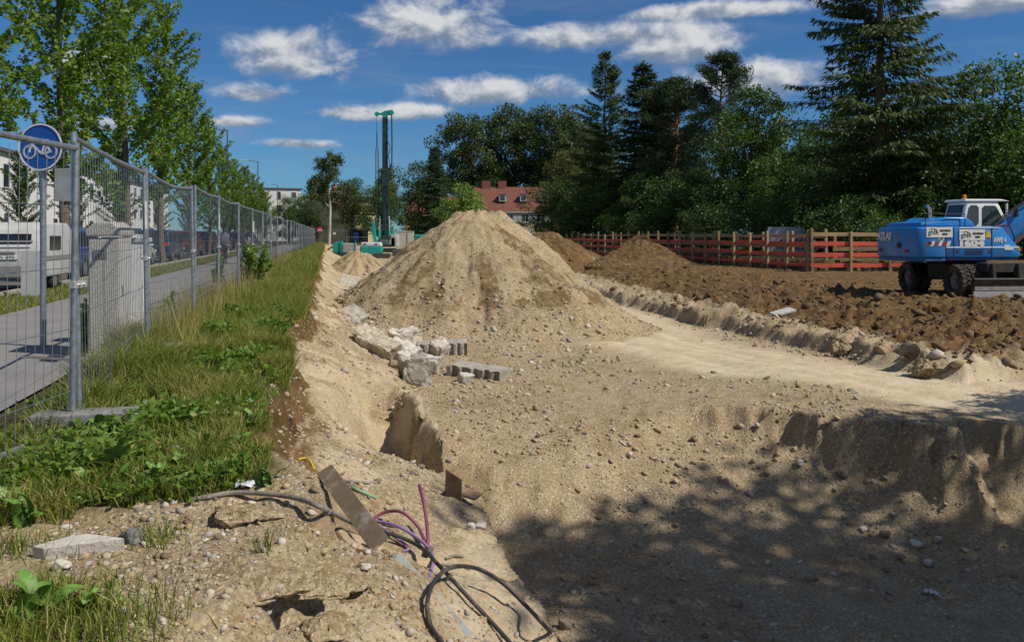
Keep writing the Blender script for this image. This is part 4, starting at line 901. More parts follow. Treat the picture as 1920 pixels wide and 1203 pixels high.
FOL = dict(
    ginkgo=foliage('leaf_ginkgo', (0.060, 0.138, 0.014), (0.180, 0.285, 0.036), (0.26, 0.32, 0.05), .5, .42),
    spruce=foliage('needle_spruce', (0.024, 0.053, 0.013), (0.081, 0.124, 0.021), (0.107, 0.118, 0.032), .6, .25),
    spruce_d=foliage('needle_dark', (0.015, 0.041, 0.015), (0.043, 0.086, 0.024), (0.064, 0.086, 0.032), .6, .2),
    pine=foliage('needle_pine', (0.019, 0.045, 0.024), (0.059, 0.102, 0.045), (0.097, 0.097, 0.032), .6, .2),
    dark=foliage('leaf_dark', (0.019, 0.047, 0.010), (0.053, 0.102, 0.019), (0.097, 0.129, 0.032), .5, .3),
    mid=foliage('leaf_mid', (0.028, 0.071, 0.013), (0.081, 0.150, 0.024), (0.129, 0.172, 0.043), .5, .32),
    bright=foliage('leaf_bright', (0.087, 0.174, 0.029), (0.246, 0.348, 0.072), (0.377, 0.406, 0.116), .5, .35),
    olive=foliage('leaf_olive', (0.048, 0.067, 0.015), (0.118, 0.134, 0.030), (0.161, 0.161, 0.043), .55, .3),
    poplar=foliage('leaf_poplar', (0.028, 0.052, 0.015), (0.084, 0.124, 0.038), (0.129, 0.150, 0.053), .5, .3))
BIRCHB = mat('bark_birch', (0.42, 0.39, 0.34), 0.85, 0, 0.45, 4, bump=0.3); PINEB = mat('bark_pine', (0.23, 0.125, 0.065), 0.9, 0, 0.3, 7, bump=0.7)
LIB = {}
def lib(k):
    if k not in LIB:
        LIB[k] = {'g1': lambda: ginkgo(10.5, 1), 'g2': lambda: ginkgo(10.5, 2, 46), 'g3': lambda: ginkgo(10.5, 3, 54, .16),
            'sp_big': lambda: spruce(23, 4, 7.0, .10, .58, 7, .42, .95, .75, lambda q: (1 - q) ** .55 * (.72 + .35 * math.sin(q * 9 + 1) ** 2)),
            'sp_thin': lambda: spruce(22.5, 5, 5.6, .33, .52, 6, .27, .8, .4, lambda q: ((1 - q) ** .8) * 1.15 * (.6 + .5 * abs(math.sin(q * 17))), (-.1, .75)),
            'sp_fir': lambda: spruce(19, 6, 4.2, .05, .55, 7, .3, 1.0, .35),
            'pine1': lambda: pine(18, 7, 4.0, .25, 75), 'pine2': lambda: pine(18, 8, 3.4, .5, 40),
            'b1': lambda: broad(13, 9, 4.4, 7.2, 5.6, 120, 130, .26, .25, 1.0, tall=.35), 'b2': lambda: broad(12, 10, 4.6, 6.4, 5.4, 120, 130, .26, .25, 1.0),
            'poplar': lambda: broad(23, 11, 6.4, 14.5, 8.2, 130, 110, .42, .5, 1.35, shell=.36), 'maple': lambda: broad(10.5, 12, 3.4, 6.2, 4.2, 90, 120, .34, .2, .85, tall=.25),
            'bush': lambda: broad(4.2, 13, 3.2, 2.2, 2.2, 80, 110, .22, .1, .75), 'bush2': lambda: broad(6.5, 14, 3.2, 3.4, 3.2, 90, 110, .24, .12, .85),
            'birch': lambda: birch(13, 15, 4.0), 'near1': lambda: broad(13, 16, 3.5, 9.0, 4.0, 260, 150, .26, .2, .85, shell=.55), }[k]()
    return LIB[k]
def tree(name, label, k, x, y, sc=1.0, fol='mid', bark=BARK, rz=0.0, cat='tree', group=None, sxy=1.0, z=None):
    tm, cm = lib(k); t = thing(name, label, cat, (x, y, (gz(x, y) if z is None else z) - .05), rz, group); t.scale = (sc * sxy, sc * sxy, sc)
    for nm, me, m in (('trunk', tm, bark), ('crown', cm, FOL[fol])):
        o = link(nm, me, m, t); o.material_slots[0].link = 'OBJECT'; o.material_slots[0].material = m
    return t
# ------------------------------------------------------------------ the row of ginkgos by the street
GK = [(17, 'g1', 1.02, 0), (25, 'g2', 1.16, 1.3), (33, 'g3', 1.2, 2.2), (41, 'g1', 1.25, 4), (49.5, 'g2', 1.02, .5), (57.5, 'g3', .95, 3), (66, 'g1', .80, 5.5), (75, 'g2', .80, 2), (84, 'g3', .82, 1), (94, 'g1', .80, 3), (105, 'g2', .78, 0), (117, 'g3', .74, 2)]
GL_ = ['young street tree with dense foliage standing over the caravan', 'slim young street tree with a tall bare trunk right behind the caravan', 'young street tree growing above the grey concrete cabinet', 'tall young street tree in front of the white apartment block', 'young street tree beside the dark estate car', 'young street tree with upswept branches before the first street lamp']
for i, (y, k, sc, rz) in enumerate(GK):
    tree('ginkgo_tree', GL_[i] if i < 6 else 'young street tree with upswept branches far along the cycle path', k, -7.85 - .228 * y, y, sc, 'ginkgo', BARK, rz, group='row of young street trees', z=-.05)
# second row on the other side of the street
for i, (x, y, k, sc) in enumerate([(-26.5, 30, 'g2', .62), (-27.5, 41, 'g3', .6), (-29.5, 50, 'g1', .62), (-31, 59, 'g2', .55), (-34, 72, 'g3', .6), (-37.5, 88, 'g1', .62), (-42, 108, 'g2', .65), (-22, 24, 'b2', .5)]):
    tree('street_tree', ['small tree in front of the white block, with bushy low branches', 'small dense tree at the foot of the white block wall', 'small tree with open branches before the white facade', 'small tree beside the gap between the white blocks', 'small tree before the second white block', 'small tree at the far end of the second white block', 'small tree near the distant white block', 'round bushy tree across the street from the caravan'][i], k, x, y, sc, 'mid', group='trees across the street', z=0.0, sxy=1.3)
# ------------------------------------------------------------------ wood behind the red guard rail
tree('spruce_tree', 'huge drooping spruce towering behind the blue excavator', 'sp_big', 24.4, 55, 1.0, 'spruce', BARK, .4, sxy=1.14)
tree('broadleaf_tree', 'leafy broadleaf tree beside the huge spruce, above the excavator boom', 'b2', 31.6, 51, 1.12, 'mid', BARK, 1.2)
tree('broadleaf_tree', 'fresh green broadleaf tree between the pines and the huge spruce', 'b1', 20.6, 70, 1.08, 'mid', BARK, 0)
tree('pine_tree', 'tall pine with a bare orange trunk and tufted top', 'pine2', 20.2, 80, 1.05, 'pine', PINEB, .6)
tree('pine_tree', 'broad dark pine between the tufted pine and the fir', 'pine1', 16.9, 86, .98, 'pine', PINEB, 2.4, sxy=1.45)
tree('fir_tree', 'dark pointed fir next to the slender spruce', 'sp_fir', 14.2, 90, 1.06, 'spruce_d', BARK, 1.0, sxy=1.3)
tree('fir_tree', 'dark fir with a broken outline between the fir and the pines', 'sp_fir', 17.8, 98, .98, 'spruce_d', BARK, 3.0, sxy=1.3)
tree('spruce_tree', 'slender spruce with a long bare trunk and upturned branches', 'sp_thin', 10.6, 95, 1.0, 'spruce', BARK, .9)
tree('broadleaf_tree', 'olive green birch like tree beside the slender spruce', 'b1', 7.4, 108, 1.0, 'olive', BARK, 2.0, sxy=.9)
for i, (x, y, sc, rz) in enumerate([(-8.8, 168, 1.18, 0), (0.5, 172, 1.28, 1), (8.5, 168, 1.25, 2.4), (14, 160, 1.05, 4)]):
    tree('poplar_tree', ['big rounded poplar crown above the maple', 'big rounded poplar crown above the red roof', 'big rounded poplar crown behind the birch like tree', 'big poplar crown behind the slender spruce'][i], 'poplar', x, y, sc, 'poplar', BARK, rz, group='old poplars behind the house')
DK = [(5.0, 102, .72, 'b2', 'dark'), (9.0, 92, .62, 'b2', 'dark'), (13, 82, .62, 'b1', 'dark'), (16.8, 74, .62, 'b2', 'dark'), (24.5, 66, .75, 'b2', 'dark'), (20.5, 66, .55, 'b2', 'mid'), (28.5, 62, .7, 'b1', 'dark'), (19, 92, .8, 'b2', 'dark'), (24, 78, .85, 'b1', 'dark'), (34, 60, .9, 'b2', 'dark'), (29, 72, .95, 'b1', 'dark'), (12, 104, .9, 'b2', 'dark')]
DKL = ['dark tree filling the gap between the red roof and the slender spruce', 'dark low tree at the foot of the slender spruce', 'dark low tree below the pointed fir', 'dark low tree under the broad pine', 'dark tree between the fresh green tree and the huge spruce', 'green low tree before the fresh green broadleaf tree', 'dark tree at the foot of the huge spruce', 'dark tree deep in the wood behind the pines', 'dark tree deep in the wood behind the fresh green tree', 'dark tree at the back beside the leafy broadleaf tree', 'dark tree deep in the wood behind the huge spruce', 'dark tree behind the olive green one']
for i, (x, y, sc, k, f) in enumerate(DK): tree('broadleaf_tree', DKL[i], k, x, y, sc, f, BARK, i * 1.1, group='dark trees of the wood', sxy=1.15)
for i, (x, y, sc, k, f) in enumerate([(20.2, 51, .85, 'bush', 'dark'), (25.5, 49, .95, 'bush', 'dark'), (30, 47.5, 1.15, 'bush2', 'mid'), (34, 47, 1.1, 'bush', 'dark'), (26.5, 52, 1.0, 'bush2', 'dark'), (18, 58, .9, 'bush', 'mid'), (15.5, 65, .85, 'bush', 'dark'), (12.8, 74, .9, 'bush', 'dark'), (10.5, 82, .9, 'bush', 'mid'), (8, 92, 1.0, 'bush', 'dark'), (22, 57, .9, 'bush2', 'dark'), (17.6, 69, 1.0, 'bush2', 'dark'), (21.5, 47.8, .6, 'bush', 'mid'), (6.2, 98, .8, 'bush', 'mid'), (29, 53, 1.05, 'bush2', 'dark'), (34, 52, 1.1, 'bush2', 'dark'), (11, 89, 1.1, 'bush2', 'dark'), (14.5, 79, 1.1, 'bush2', 'dark')]):
    tree('hedge_bush', 'dense dark bush growing behind the red and timber guard rail', k, x, y, sc, f, BARK, i * 1.7, 'bush', 'bushes behind the guard rail')
# ------------------------------------------------------------------ trees round the drilling rig
tree('maple_tree', 'small bright green maple in front of the red roofed house', 'maple', -6.5, 116, .93, 'bright', BARK, .3)
tree('spruce_tree', 'dark spruce beside the container and the drilling rig', 'sp_fir', -11.8, 126, .78, 'spruce_d', BARK, 2)
tree('broadleaf_tree', 'broad dark tree behind the spruce by the rig', 'b2', -15.5, 140, 1.25, 'dark', BARK, 0)
tree('broadleaf_tree', 'leafy chestnut like tree close behind the rig mast', 'b2', -19.6, 124, .82, 'mid', BARK, 1)
tree('broadleaf_tree', 'leafy tree between the birch and the rig mast', 'b1', -24.2, 126, .78, 'mid', BARK, 2)
tree('birch_tree', 'open crowned birch with a pale forked trunk', 'birch', -26.8, 122, 1.05, 'poplar', BIRCHB, .2)
tree('birch_tree', 'thin birch showing behind the mast of the rig', 'birch', -22.6, 150, 1.05, 'olive', BIRCHB, 2)
tree('broadleaf_tree', 'dark round tree below the birch', 'b2', -31.5, 130, .62, 'dark', BARK, 3)
tree('broadleaf_tree', 'dark round tree where the fence ends', 'b2', -38, 142, .72, 'mid', BARK, 4)
tree('broadleaf_tree', 'dark tree low behind the maple', 'b2', -9, 124, .62, 'dark', BARK, 5)
tree('broadleaf_tree', 'rounded tree behind the yellow gable', 'b2', -40, 165, .9, 'mid', BARK, 1)
tree('broadleaf_tree', 'low tree between the maple and the dark spruce', 'b1', -9.8, 119, .5, 'dark', BARK, 2)
for i, (x, y, s_) in enumerate([(-48, 150, .8), (-56, 170, .9), (-33, 160, .85), (-4, 165, 1.2), (16, 130, 1.4), (24, 110, 1.3), (33, 95, 1.3), (42, 80, 1.3), (46, 64, 1.2)]):
    tree('broadleaf_tree', ['distant tree past the end of the street', 'most distant tree down the street', 'distant tree behind the birch', 'dark tree behind the red roofed house', 'tall dark tree at the back of the wood behind the poplars', 'tall dark tree at the back of the wood behind the fir', 'tall dark tree at the back of the wood behind the tufted pine', 'tall dark tree at the back of the wood behind the huge spruce', 'tall dark tree at the outer end of the wood'][i], 'b2', x, y, s_, 'dark', BARK, i * 2, group='backdrop trees', sxy=1.2)
# trees to the right, outside the picture: they throw the shade over the near pit
tree('ash_tree', 'tall ash beside the pit whose shade falls on the pit floor', 'near1', 16.3, 2.9, 1.5, 'mid', BARK, 0, sxy=.86)
tree('ash_tree', 'young ash at the corner of the pit whose shade crosses the track', 'near1', 11.6, 11.9, .36, 'mid', BARK, 2)
# ================================================================== street: cars, caravan, lamps, blocks
TYRE = BLACK; RIM = mat('alloy', (0.45, 0.46, 0.47), 0.35, 0.8); CARGLASS = mat('car_glass', (0.015, 0.02, 0.024), 0.08, 0, 0.2, 2, spec=0.8)
RED_L = mat('tail_lamp', (0.45, 0.01, 0.01), 0.25); HEAD_L = mat('head_lamp', (0.7, 0.72, 0.72), 0.15); CHROME = mat('plate_pale', (0.6, 0.6, 0.58), 0.4)
def wheel(parent, x, y, r, w=.2):
    o = MB().lathe([(r * .62, -w / 2), (r * .93, -w / 2), (r, -w / 2 + .03), (r, w / 2 - .03), (r * .93, w / 2), (r * .62, w / 2)], 22, rotx(R(90)), True).build('wheel', TYRE, parent, smooth=True); o.location = (x, y, r)
    MB().lathe([(.001, -w * .42), (r * .62, -w * .45), (r * .62, w * .45), (.001, w * .42)], 16, rotx(R(90))).build('rim', RIM, o)
def car(label, x, y, rz, col, kind='hatch', lit=False):
    t = thing('parked_car', label, 'car', (x, y, -.04), rz, 'cars parked along the street'); m = mat('car_' + ''.join('%02d' % int(c * 99) for c in col), col, 0.28, 0.15, 0.04, 2, coat=.6)
    pr = {'hatch': ([(-2.05, .32), (-2.1, .62), (-2.02, .92), (1.0, .95), (1.95, .78), (2.1, .55), (2.08, .3)], [(-1.95, .90), (-1.55, 1.40), (-1.2, 1.47), (.35, 1.45), (1.15, .93)]),
          'suv': ([(-2.2, .38), (-2.25, .7), (-2.2, 1.05), (1.1, 1.06), (2.1, .95), (2.25, .65), (2.2, .36)], [(-2.12, 1.03), (-1.9, 1.62), (-1.5, 1.70), (.5, 1.67), (1.25, 1.04)]),
          'van': ([(-2.4, .36), (-2.45, .7), (-2.42, 1.2), (1.6, 1.2), (2.3, 1.0), (2.45, .7), (2.4, .34)], [(-2.4, 1.15), (-2.36, 1.90), (-2.1, 1.98), (.9, 1.95), (1.8, 1.18)])}[kind]
    hw = .88; MB().prism(pr[0], -hw, hw).build('body', m, t, .07, 3, True)
    g = pr[1]; n = len(g); V = [(u, -hw + .05 if k in (0, n - 1) else -hw + .17, v) for k, (u, v) in enumerate(g)]; V += [(a, -b, c) for a, b, c in V]
    cab = MB().add(V, [tuple(range(n)), tuple(range(2 * n - 1, n - 1, -1))] + [(i, i + n, (i + 1) % n + n, (i + 1) % n) for i in range(n)]).build('cabin', m, t, .04, 2, True)
    zt, zb = g[1][1] - .08, g[0][1] + .06; tp = .115
    for s in (-1, 1):
        for (a, b, c, d) in ((g[0][0] + .28, g[1][0] + .15, -.42, -.42), (-.34, -.34, g[3][0] - .02, g[4][0] - .28)):
            yb, yt = s * (hw - .05 + .012), s * (hw - .155 + .008)
            MB().add([(a, yb, zb), (d, yb, zb), (c, yt, zt), (b, yt, zt)] + [(a, yb - s * .02, zb), (d, yb - s * .02, zb), (c, yt - s * .02, zt), (b, yt - s * .02, zt)], [(0, 1, 2, 3), (7, 6, 5, 4), (0, 4, 5, 1), (1, 5, 6, 2), (2, 6, 7, 3), (3, 7, 4, 0)]).build('side_window', CARGLASS, t)
    def pane(nm, p0, p1, off, w0, w1):
        a = Vector((p0[0], 0, p0[1])); b = Vector((p1[0], 0, p1[1])); u = (b - a); nn = Vector((u.z, 0, -u.x)).normalized() * off; a = a + u * .12 + nn; b = b - u * .12 + nn
        MB().add([(a.x, -w0, a.z), (a.x, w0, a.z), (b.x, w1, b.z), (b.x, -w1, b.z)], [(0, 1, 2, 3)]).build(nm, CARGLASS, t)
    pane('rear_window', g[0], g[1], -.012, .68, .60); pane('windscreen', g[4], g[3], .012, .70, .60)
    r = .31 if kind == 'hatch' else .35
    for wx in (-1.28, 1.3):
        for s in (-1, 1): wheel(t, wx, s * (hw - .08), r)
    xb = pr[0][1][0]
    for s in (-1, 1):
        MB().box((xb + .06, s * .72, .80 if kind == 'hatch' else .95), (.10, .22, .18)).build('tail_light', RED_L, t, .02)
        MB().box((pr[0][5][0] - .08, s * .66, .66), (.14, .32, .13)).build('headlight', HEAD_L, t, .02)
        MB().box((.75, s * (hw + .07), .98), (.12, .16, .11)).build('wing_mirror', m, t, .03)
    MB().box((xb - .012, 0, .62), (.02, .5, .11)).build('number_plate', CHROME, t)
    MB().box((xb + .02, 0, .42), (.10, 1.6, .16)).build('bumper', mat('bumper_grey', (.03, .03, .03), .6), t, .03)
ROADA = math.atan2(1, -.228)
CARS = [(28.6, (.02, .05, .15), 'suv', 'dark blue car parked between the caravan tree and the next street tree'), (37, (.55, .56, .56), 'hatch', 'white hatchback parked beside the white cabinet'), (44.8, (.012, .03, .07), 'suv', 'navy car parked beyond the white hatchback'), (53.4, (.10, .008, .012), 'suv', 'dark red car parked behind the tree trunks'),
        (61.8, (.012, .012, .014), 'suv', 'black estate car with a red tail light next to the cyclists'), (70.3, (.16, .17, .18), 'hatch', 'silver hatchback parked past the cyclists'), (79.5, (.02, .02, .03), 'suv', 'dark car in the middle of the far row'), (89, (.5, .5, .5), 'van', 'white van in the far row of parked cars'), (99.5, (.03, .05, .09), 'hatch', 'last dark hatchback of the row')]
for y, c, k, lb in CARS: car(lb, -8.75 - .228 * y, y, ROADA, c, k)
car('white delivery van with blue side panels across the street', -12.6 - .228 * 56, 56, ROADA + math.pi, (.45, .50, .56), 'van')
car('dark car driving on the carriageway behind the street trees', -11.6 - .228 * 75, 75, ROADA, (.02, .02, .025), 'suv')
# ------------------------------------------------------------------ caravan
CW = mat('caravan_white', (0.44, 0.44, 0.43), 0.4, 0, 0.06, 2, dirt=(0.30, 0.29, 0.27), dscale=1.5); CG = mat('caravan_grey', (0.20, 0.20, 0.195), 0.5)  # caravan white darkened to grey, painting in the shade of the street trees
t = thing('caravan', 'small old white caravan parked on the verge behind the cycle sign', 'caravan', (-12.95, 22.05, -.06), ROADA); t.scale = (.92, .92, .88)
prof = [(-1.5, .42), (-1.6, .75), (-1.58, 1.35), (-1.35, 1.85), (-1.0, 2.02), (.9, 2.02), (1.4, 1.8), (1.65, 1.2), (1.6, .42)]
MB().prism(prof, -.92, .92).build('body', CW, t, .06, 3, True)
MB().box((-1.60, .0, .62), (.06, 1.7, .34)).build('bumper_panel', CG, t, .02)
wn = MB().box((-1.52, 0, 1.47), (.05, 1.35, .44), roty(R(12))).build('rear_window', CARGLASS, t, .02)
MB().box((-1.56, 0, 1.47), (.03, 1.45, .05), roty(R(12))).build('window_frame', CG, wn)
MB().box((-1.61, -.1, 1.02), (.03, .55, .11)).build('number_plate', CHROME, t)
MB().box((-1.61, .0, 1.16), (.05, .62, .06)).build('lamp_bar', CG, t, .01)
for s in (-1, 1):
    MB().box((-.3, s * .925, 1.42), (1.0, .03, .42)).build('side_window', CARGLASS, t, .02); wheel(t, -.15, s * .80, .30, .18)
    MB().box((-1.6, s * .72, .9), (.05, .16, .20)).build('tail_light', RED_L, t, .02); MB().box((0, s * .927, .98), (2.9, .02, .13)).build('trim_stripe', CG, t)
MB().tube([(1.5, 0, .42), (2.2, 0, .42)], .04, 8).build('drawbar', CG, t)
o = MB().box((0, 0, .55), (.55, .04, 1.1)).box((0, .02, .8), (.45, .03, .5)).build('notice_board', CW, None, .01); o.location = (-11.1, 19.3, -.06); o.rotation_euler = (0, 0, R(8)); tag(o, 'blank white board standing on the grass in front of the caravan', 'board')
# ------------------------------------------------------------------ street lamps
LAMPM = mat('lamp_post', (0.10, 0.10, 0.105), 0.5, 0.5)
for i, (x, y, h) in enumerate([(-8.05 - .228 * 70.5, 70.5, 10.3), (-8.05 - .228 * 104, 104, 10.6), (-8.05 - .228 * 150, 150, 10.4)]):
    t = thing('street_lamp', ['street lamp with a flat arm rising above the young trees', 'second street lamp beyond the young trees', 'furthest street lamp near the distant white block'][i], 'lamp', (x, y, -.05), 0, 'street lamps')
    MB().tube([(0, 0, 0), (0, 0, h * .45), (0, 0, h)], [.10, .085, .055], 8).build('pole', LAMPM, t, smooth=True)
    MB().tube([(0, 0, h - .03), (-1.3, 0, h + .12)], .04, 6).build('arm', LAMPM, t); MB().box((-1.55, 0, h + .14), (.75, .26, .12), roty(R(6))).build('lamp_head', mat('lamp_head', (.5, .5, .5), .5), t, .03)
t = thing('street_lamp', 'short grey lamp post at the corner where the fence ends', 'lamp', (-37.0, 158, 0)); MB().tube([(0, 0, 0), (0, 0, 7.2)], [.09, .06], 8).build('pole', GALV, t); MB().box((0, 0, 7.25), (.3, .3, .15)).build('lamp_head', WHITE, t, .03)
# ------------------------------------------------------------------ white apartment blocks
PLA = mat('render_white', (0.62, 0.60, 0.57), 0.9, 0, 0.06, .5); PLA2 = mat('render_cream', (0.55, 0.50, 0.42), 0.9, 0, 0.06, .5); WGL = glass(); WFR = mat('window_frame', (0.60, 0.60, 0.58), 0.5); DKR = mat('roof_dark', (0.10, 0.09, 0.09), .8); REDD = mat('door_red', (0.30, 0.06, 0.05), .6)
def block(label, x, y, L, D, h, floors, n, m=PLA, rz=ROADA, end=True):
    # long side faces the street (local -y), x runs along the street
    t = thing('apartment_block', label, 'building', (x, y, 0), rz)
    MB().box((L / 2, D / 2, h / 2), (L, D, h)).build('wall', m, t)
    MB().box((L / 2, D / 2, h + .12), (L + .5, D + .5, .24)).build('roof', DKR, t)
    st = h / floors
    for fl in range(floors):
        for i in range(n):
            cx = (i + .5) * L / n; cz = st * (fl + .55); tall = (i + fl) % 4 == 2
            hh = st * (.62 if tall else .48); w = MB().box((cx, -.03, cz - (.1 if tall else 0)), (L / n * (.34 if not tall else .28), .10, hh)).build('window', WFR, t)
            MB().box((cx, -.055, cz - (.1 if tall else 0)), (L / n * (.34 if not tall else .28) - .16, .08, hh - .16)).build('pane', WGL, w)
    if end:
        for fl in range(floors):
            for j in range(2):
                w = MB().box((-.03, D * (.3 + .4 * j), st * (fl + .55)), (.10, 1.2, st * .45)).build('window', WFR, t); MB().box((-.055, D * (.3 + .4 * j), st * (fl + .55)), (.08, 1.0, st * .45 - .16)).build('pane', WGL, w)
    for i in range(0, n, 4): MB().box(((i + .1) * L / n + .5, -.04, 1.15), (1.0, .10, 2.3)).build('door', REDD, t)
# local -y must face the street (+X side): direction along street is ROADA, its right side is +X
block('white apartment block with dark windows behind the caravan', -21.6 - .228 * 48, 48, 32, 11, 7.0, 2, 9)
block('second white apartment block further down the street', -22.5 - .228 * 88, 88, 34, 11, 7.6, 3, 10)
block('distant white block above the end of the fence', -50, 196, 20, 10, 10.2, 3, 6, PLA, R(8))
block('distant stepped white block beyond the street trees', -62, 180, 16, 10, 11.5, 4, 5, PLA, R(20))
# cream house wall far left
# ------------------------------------------------------------------ cyclists
SKIN = mat('skin', (0.50, 0.30, 0.21), 0.6, 0, 0.05); HAIR = mat('hair', (0.05, 0.035, 0.025), 0.7)
def skinned(name, verts, edges, rads, mats, pick, sub=2):
    me = bpy.data.meshes.new(name); me.from_pydata(verts, edges, []); o = bpy.data.objects.new(name, me); COL.objects.link(o)
    md = o.modifiers.new('skin', 'SKIN'); 
    for i, r in enumerate(rads): me.skin_vertices[0].data[i].radius = (r, r)
    me.skin_vertices[0].data[0].use_root = True
    o.modifiers.new('sub', 'SUBSURF').levels = sub
    bpy.context.view_layer.update(); dg = bpy.context.evaluated_depsgraph_get(); ev = bpy.data.meshes.new_from_object(o.evaluated_get(dg))
    bpy.data.objects.remove(o); ev.name = name
    ev.materials.clear()
    for m in mats: ev.materials.append(m)
    for p_ in ev.polygons: p_.material_index = pick(p_.center); p_.use_smooth = True
    return ev
def cyclist(label, x, y, rz, shirt, trousers, sc=1.0):
    # local +y is the riding direction
    V = [(0, 0, .98), (0, .06, 1.20), (0, .14, 1.42), (0, .18, 1.53), (0, .21, 1.62), (0, .22, 1.72)]; Rr = [.17, .16, .165, .06, .095, .095]; E = [(0, 1), (1, 2), (2, 3), (3, 4), (4, 5)]
    def chain(start, pts, rr):
        prev = start
        for p_, r_ in zip(pts, rr): V.append(p_); Rr.append(r_); E.append((prev, len(V) - 1)); prev = len(V) - 1
    for s in (-1, 1):
        chain(2, [(s * .20, .14, 1.42), (s * .27, .28, 1.20), (s * .26, .50, 1.06), (s * .25, .56, 1.05)], [.06, .05, .04, .04])
        up = .16 if s > 0 else -.02
        chain(0, [(s * .11, .02, .95), (s * .13, .36, .72 + up * .7), (s * .12, .22 + up * .3, .32 + up), (s * .12, .34 + up * .3, .22 + up)], [.105, .075, .05, .045])
    def pick(c):
        if c.z > 1.545: return 3 if (c.z > 1.70 or c.y < .20) else 2
        if abs(c.x) > .2 and c.y > .33 and c.z < 1.2: return 2
        if c.z > .98: return 0
        return 1 if c.z > .26 else 4
    t = thing('person', label, 'person', (x, y, -.035), rz); t.scale = (sc, sc, sc)
    link('body', skinned('body', V, E, Rr, [shirt, trousers, SKIN, HAIR, BLACK], pick), None, t)
def bicycle(label, x, y, rz, col):
    t = thing('bicycle', label, 'bicycle', (x, y, -.035), rz); m = mat('bike_' + label[:6], col, .4)
    A = [(0, -.52, .35), (0, .55, .35), (0, .0, .30), (0, -.14, .86), (0, .38, .88), (0, .42, 1.02)]
    MB().tube([A[0], A[2], A[4]], .018, 6).tube([A[2], A[3]], .018, 6).tube([A[3], A[4]], .018, 6).tube([A[3], A[0]], .012, 6).tube([A[5], A[4], A[1]], .016, 6).build('frame', m, t)
    for yy in (-.52, .55):
        w = MB().lathe([(.32, -.02), (.355, -.012), (.355, .012), (.32, .02)], 24, Matrix.Translation((0, yy, .355)) @ roty(R(90)), True).build('wheel', BLACK, t); sp = MB()
        for k in range(8): sp.tube([(0, yy, .355), (0, yy + .33 * math.cos(k * .785), .355 + .33 * math.sin(k * .785))], .004, 3)
        sp.build('spokes', GALV, w)
    MB().box((0, -.18, .93), (.16, .26, .06)).build('saddle', BLACK, t, .02); MB().tube([(-.28, .45, 1.04), (-.1, .5, 1.04), (.1, .5, 1.04), (.28, .45, 1.04)], .014, 6).build('handlebar', BLACK, t)
    MB().box((0, -.55, .74), (.14, .38, .02)).build('rack', BLACK, t); MB().box((0, -.90, .62), (.06, .04, .06)).build('rear_lamp', RED_L, t)
BA = math.atan2(.228, 1)
x, y = (421 - 960) / F * 39.5, 39.5
bicycle('dark bicycle ridden by the person in the purple grey shirt', x, y, BA, (.03, .03, .03)); cyclist('person in a purple grey shirt and pale trousers cycling away on the path', x, y, BA, mat('shirt_mauve', (.10, .09, .13), .8), mat('trousers_pale', (.26, .24, .22), .8))
x, y = (451 - 960) / F * 41.5, 41.5
bicycle('silver bicycle ridden by the person in the black shirt', x, y, BA, (.4, .4, .4)); cyclist('person in a black shirt and blue trousers cycling away beside the other rider', x, y, BA, mat('shirt_black', (.02, .02, .025), .8), mat('trousers_blue', (.04, .06, .12), .8), 1.05)
# ================================================================== lettering
def text(parent, s, h, loc, rot, m, shear=0.0, wid=None, name='lettering', bold=0.0, ext=0.002):
    cu = bpy.data.curves.new('t', 'FONT'); cu.body = s; cu.size = h / 0.7; cu.shear = shear; cu.extrude = ext; cu.offset = bold; cu.resolution_u = 3
    o = bpy.data.objects.new('t', cu); COL.objects.link(o); bpy.context.view_layer.update()
    me = bpy.data.meshes.new_from_object(o.evaluated_get(bpy.context.evaluated_depsgraph_get())); bpy.data.objects.remove(o)
    if wid:
        xs = [v.co.x for v in me.vertices]; k = wid / (max(xs) - min(xs))
        for v in me.vertices: v.co.x = (v.co.x - min(xs)) * k
    me.materials.clear(); o = link(name, me, m, parent); o.location = loc; o.rotation_euler = rot; return o
# ================================================================== wheeled excavator
EB = mat('excavator_blue', (0.016, 0.19, 0.52), 0.36, 0, 0.10, 1.5, dirt=(0.16, 0.11, 0.06), dscale=2.6, damt=0.5, coat=0.15)
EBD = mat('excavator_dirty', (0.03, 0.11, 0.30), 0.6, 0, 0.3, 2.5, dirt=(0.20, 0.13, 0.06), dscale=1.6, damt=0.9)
EW = mat('cab_white', (0.76, 0.76, 0.73), 0.45, 0, 0.06, 2, dirt=(0.45, 0.32, 0.27), dscale=2, damt=.3); EDK = mat('chassis_dark', (0.03, 0.028, 0.026), 0.75, 0, 0.4, 4, dirt=(0.12, 0.085, 0.05), dscale=3, damt=.6)
TY = mat('tyre_muddy', (0.035, 0.032, 0.028), 0.9, 0, 0.3, 5, dirt=(0.15, 0.11, 0.07), dscale=3, damt=.7, bump=.4, bscale=30); ROD = mat('chrome_rod', (0.55, 0.55, 0.55), 0.2, 0.9)
EGL = mat('cab_glass', (0.010, 0.020, 0.018), 0.05, 0, 0.3, 1.2, spec=0.9); DEC = mat('decal_white', (0.66, 0.66, 0.62), 0.5, 0, .05); DECB = mat('decal_black', (0.02, 0.02, 0.02), .6); DECR = mat('decal_red', (0.36, 0.03, 0.03), .6); DECY = mat('decal_yellow', (0.55, 0.38, 0.03), .6); STEEL = mat('blade_steel', (0.45, 0.42, 0.40), 0.45, 0.5, 0.2, 4, dirt=(0.25, 0.2, 0.15), dscale=4)
text(bpy.data.objects['caravan'], 'W 895', .075, (-1.628, .12, .985), (R(90), 0, R(-90)), DECB, wid=.42)
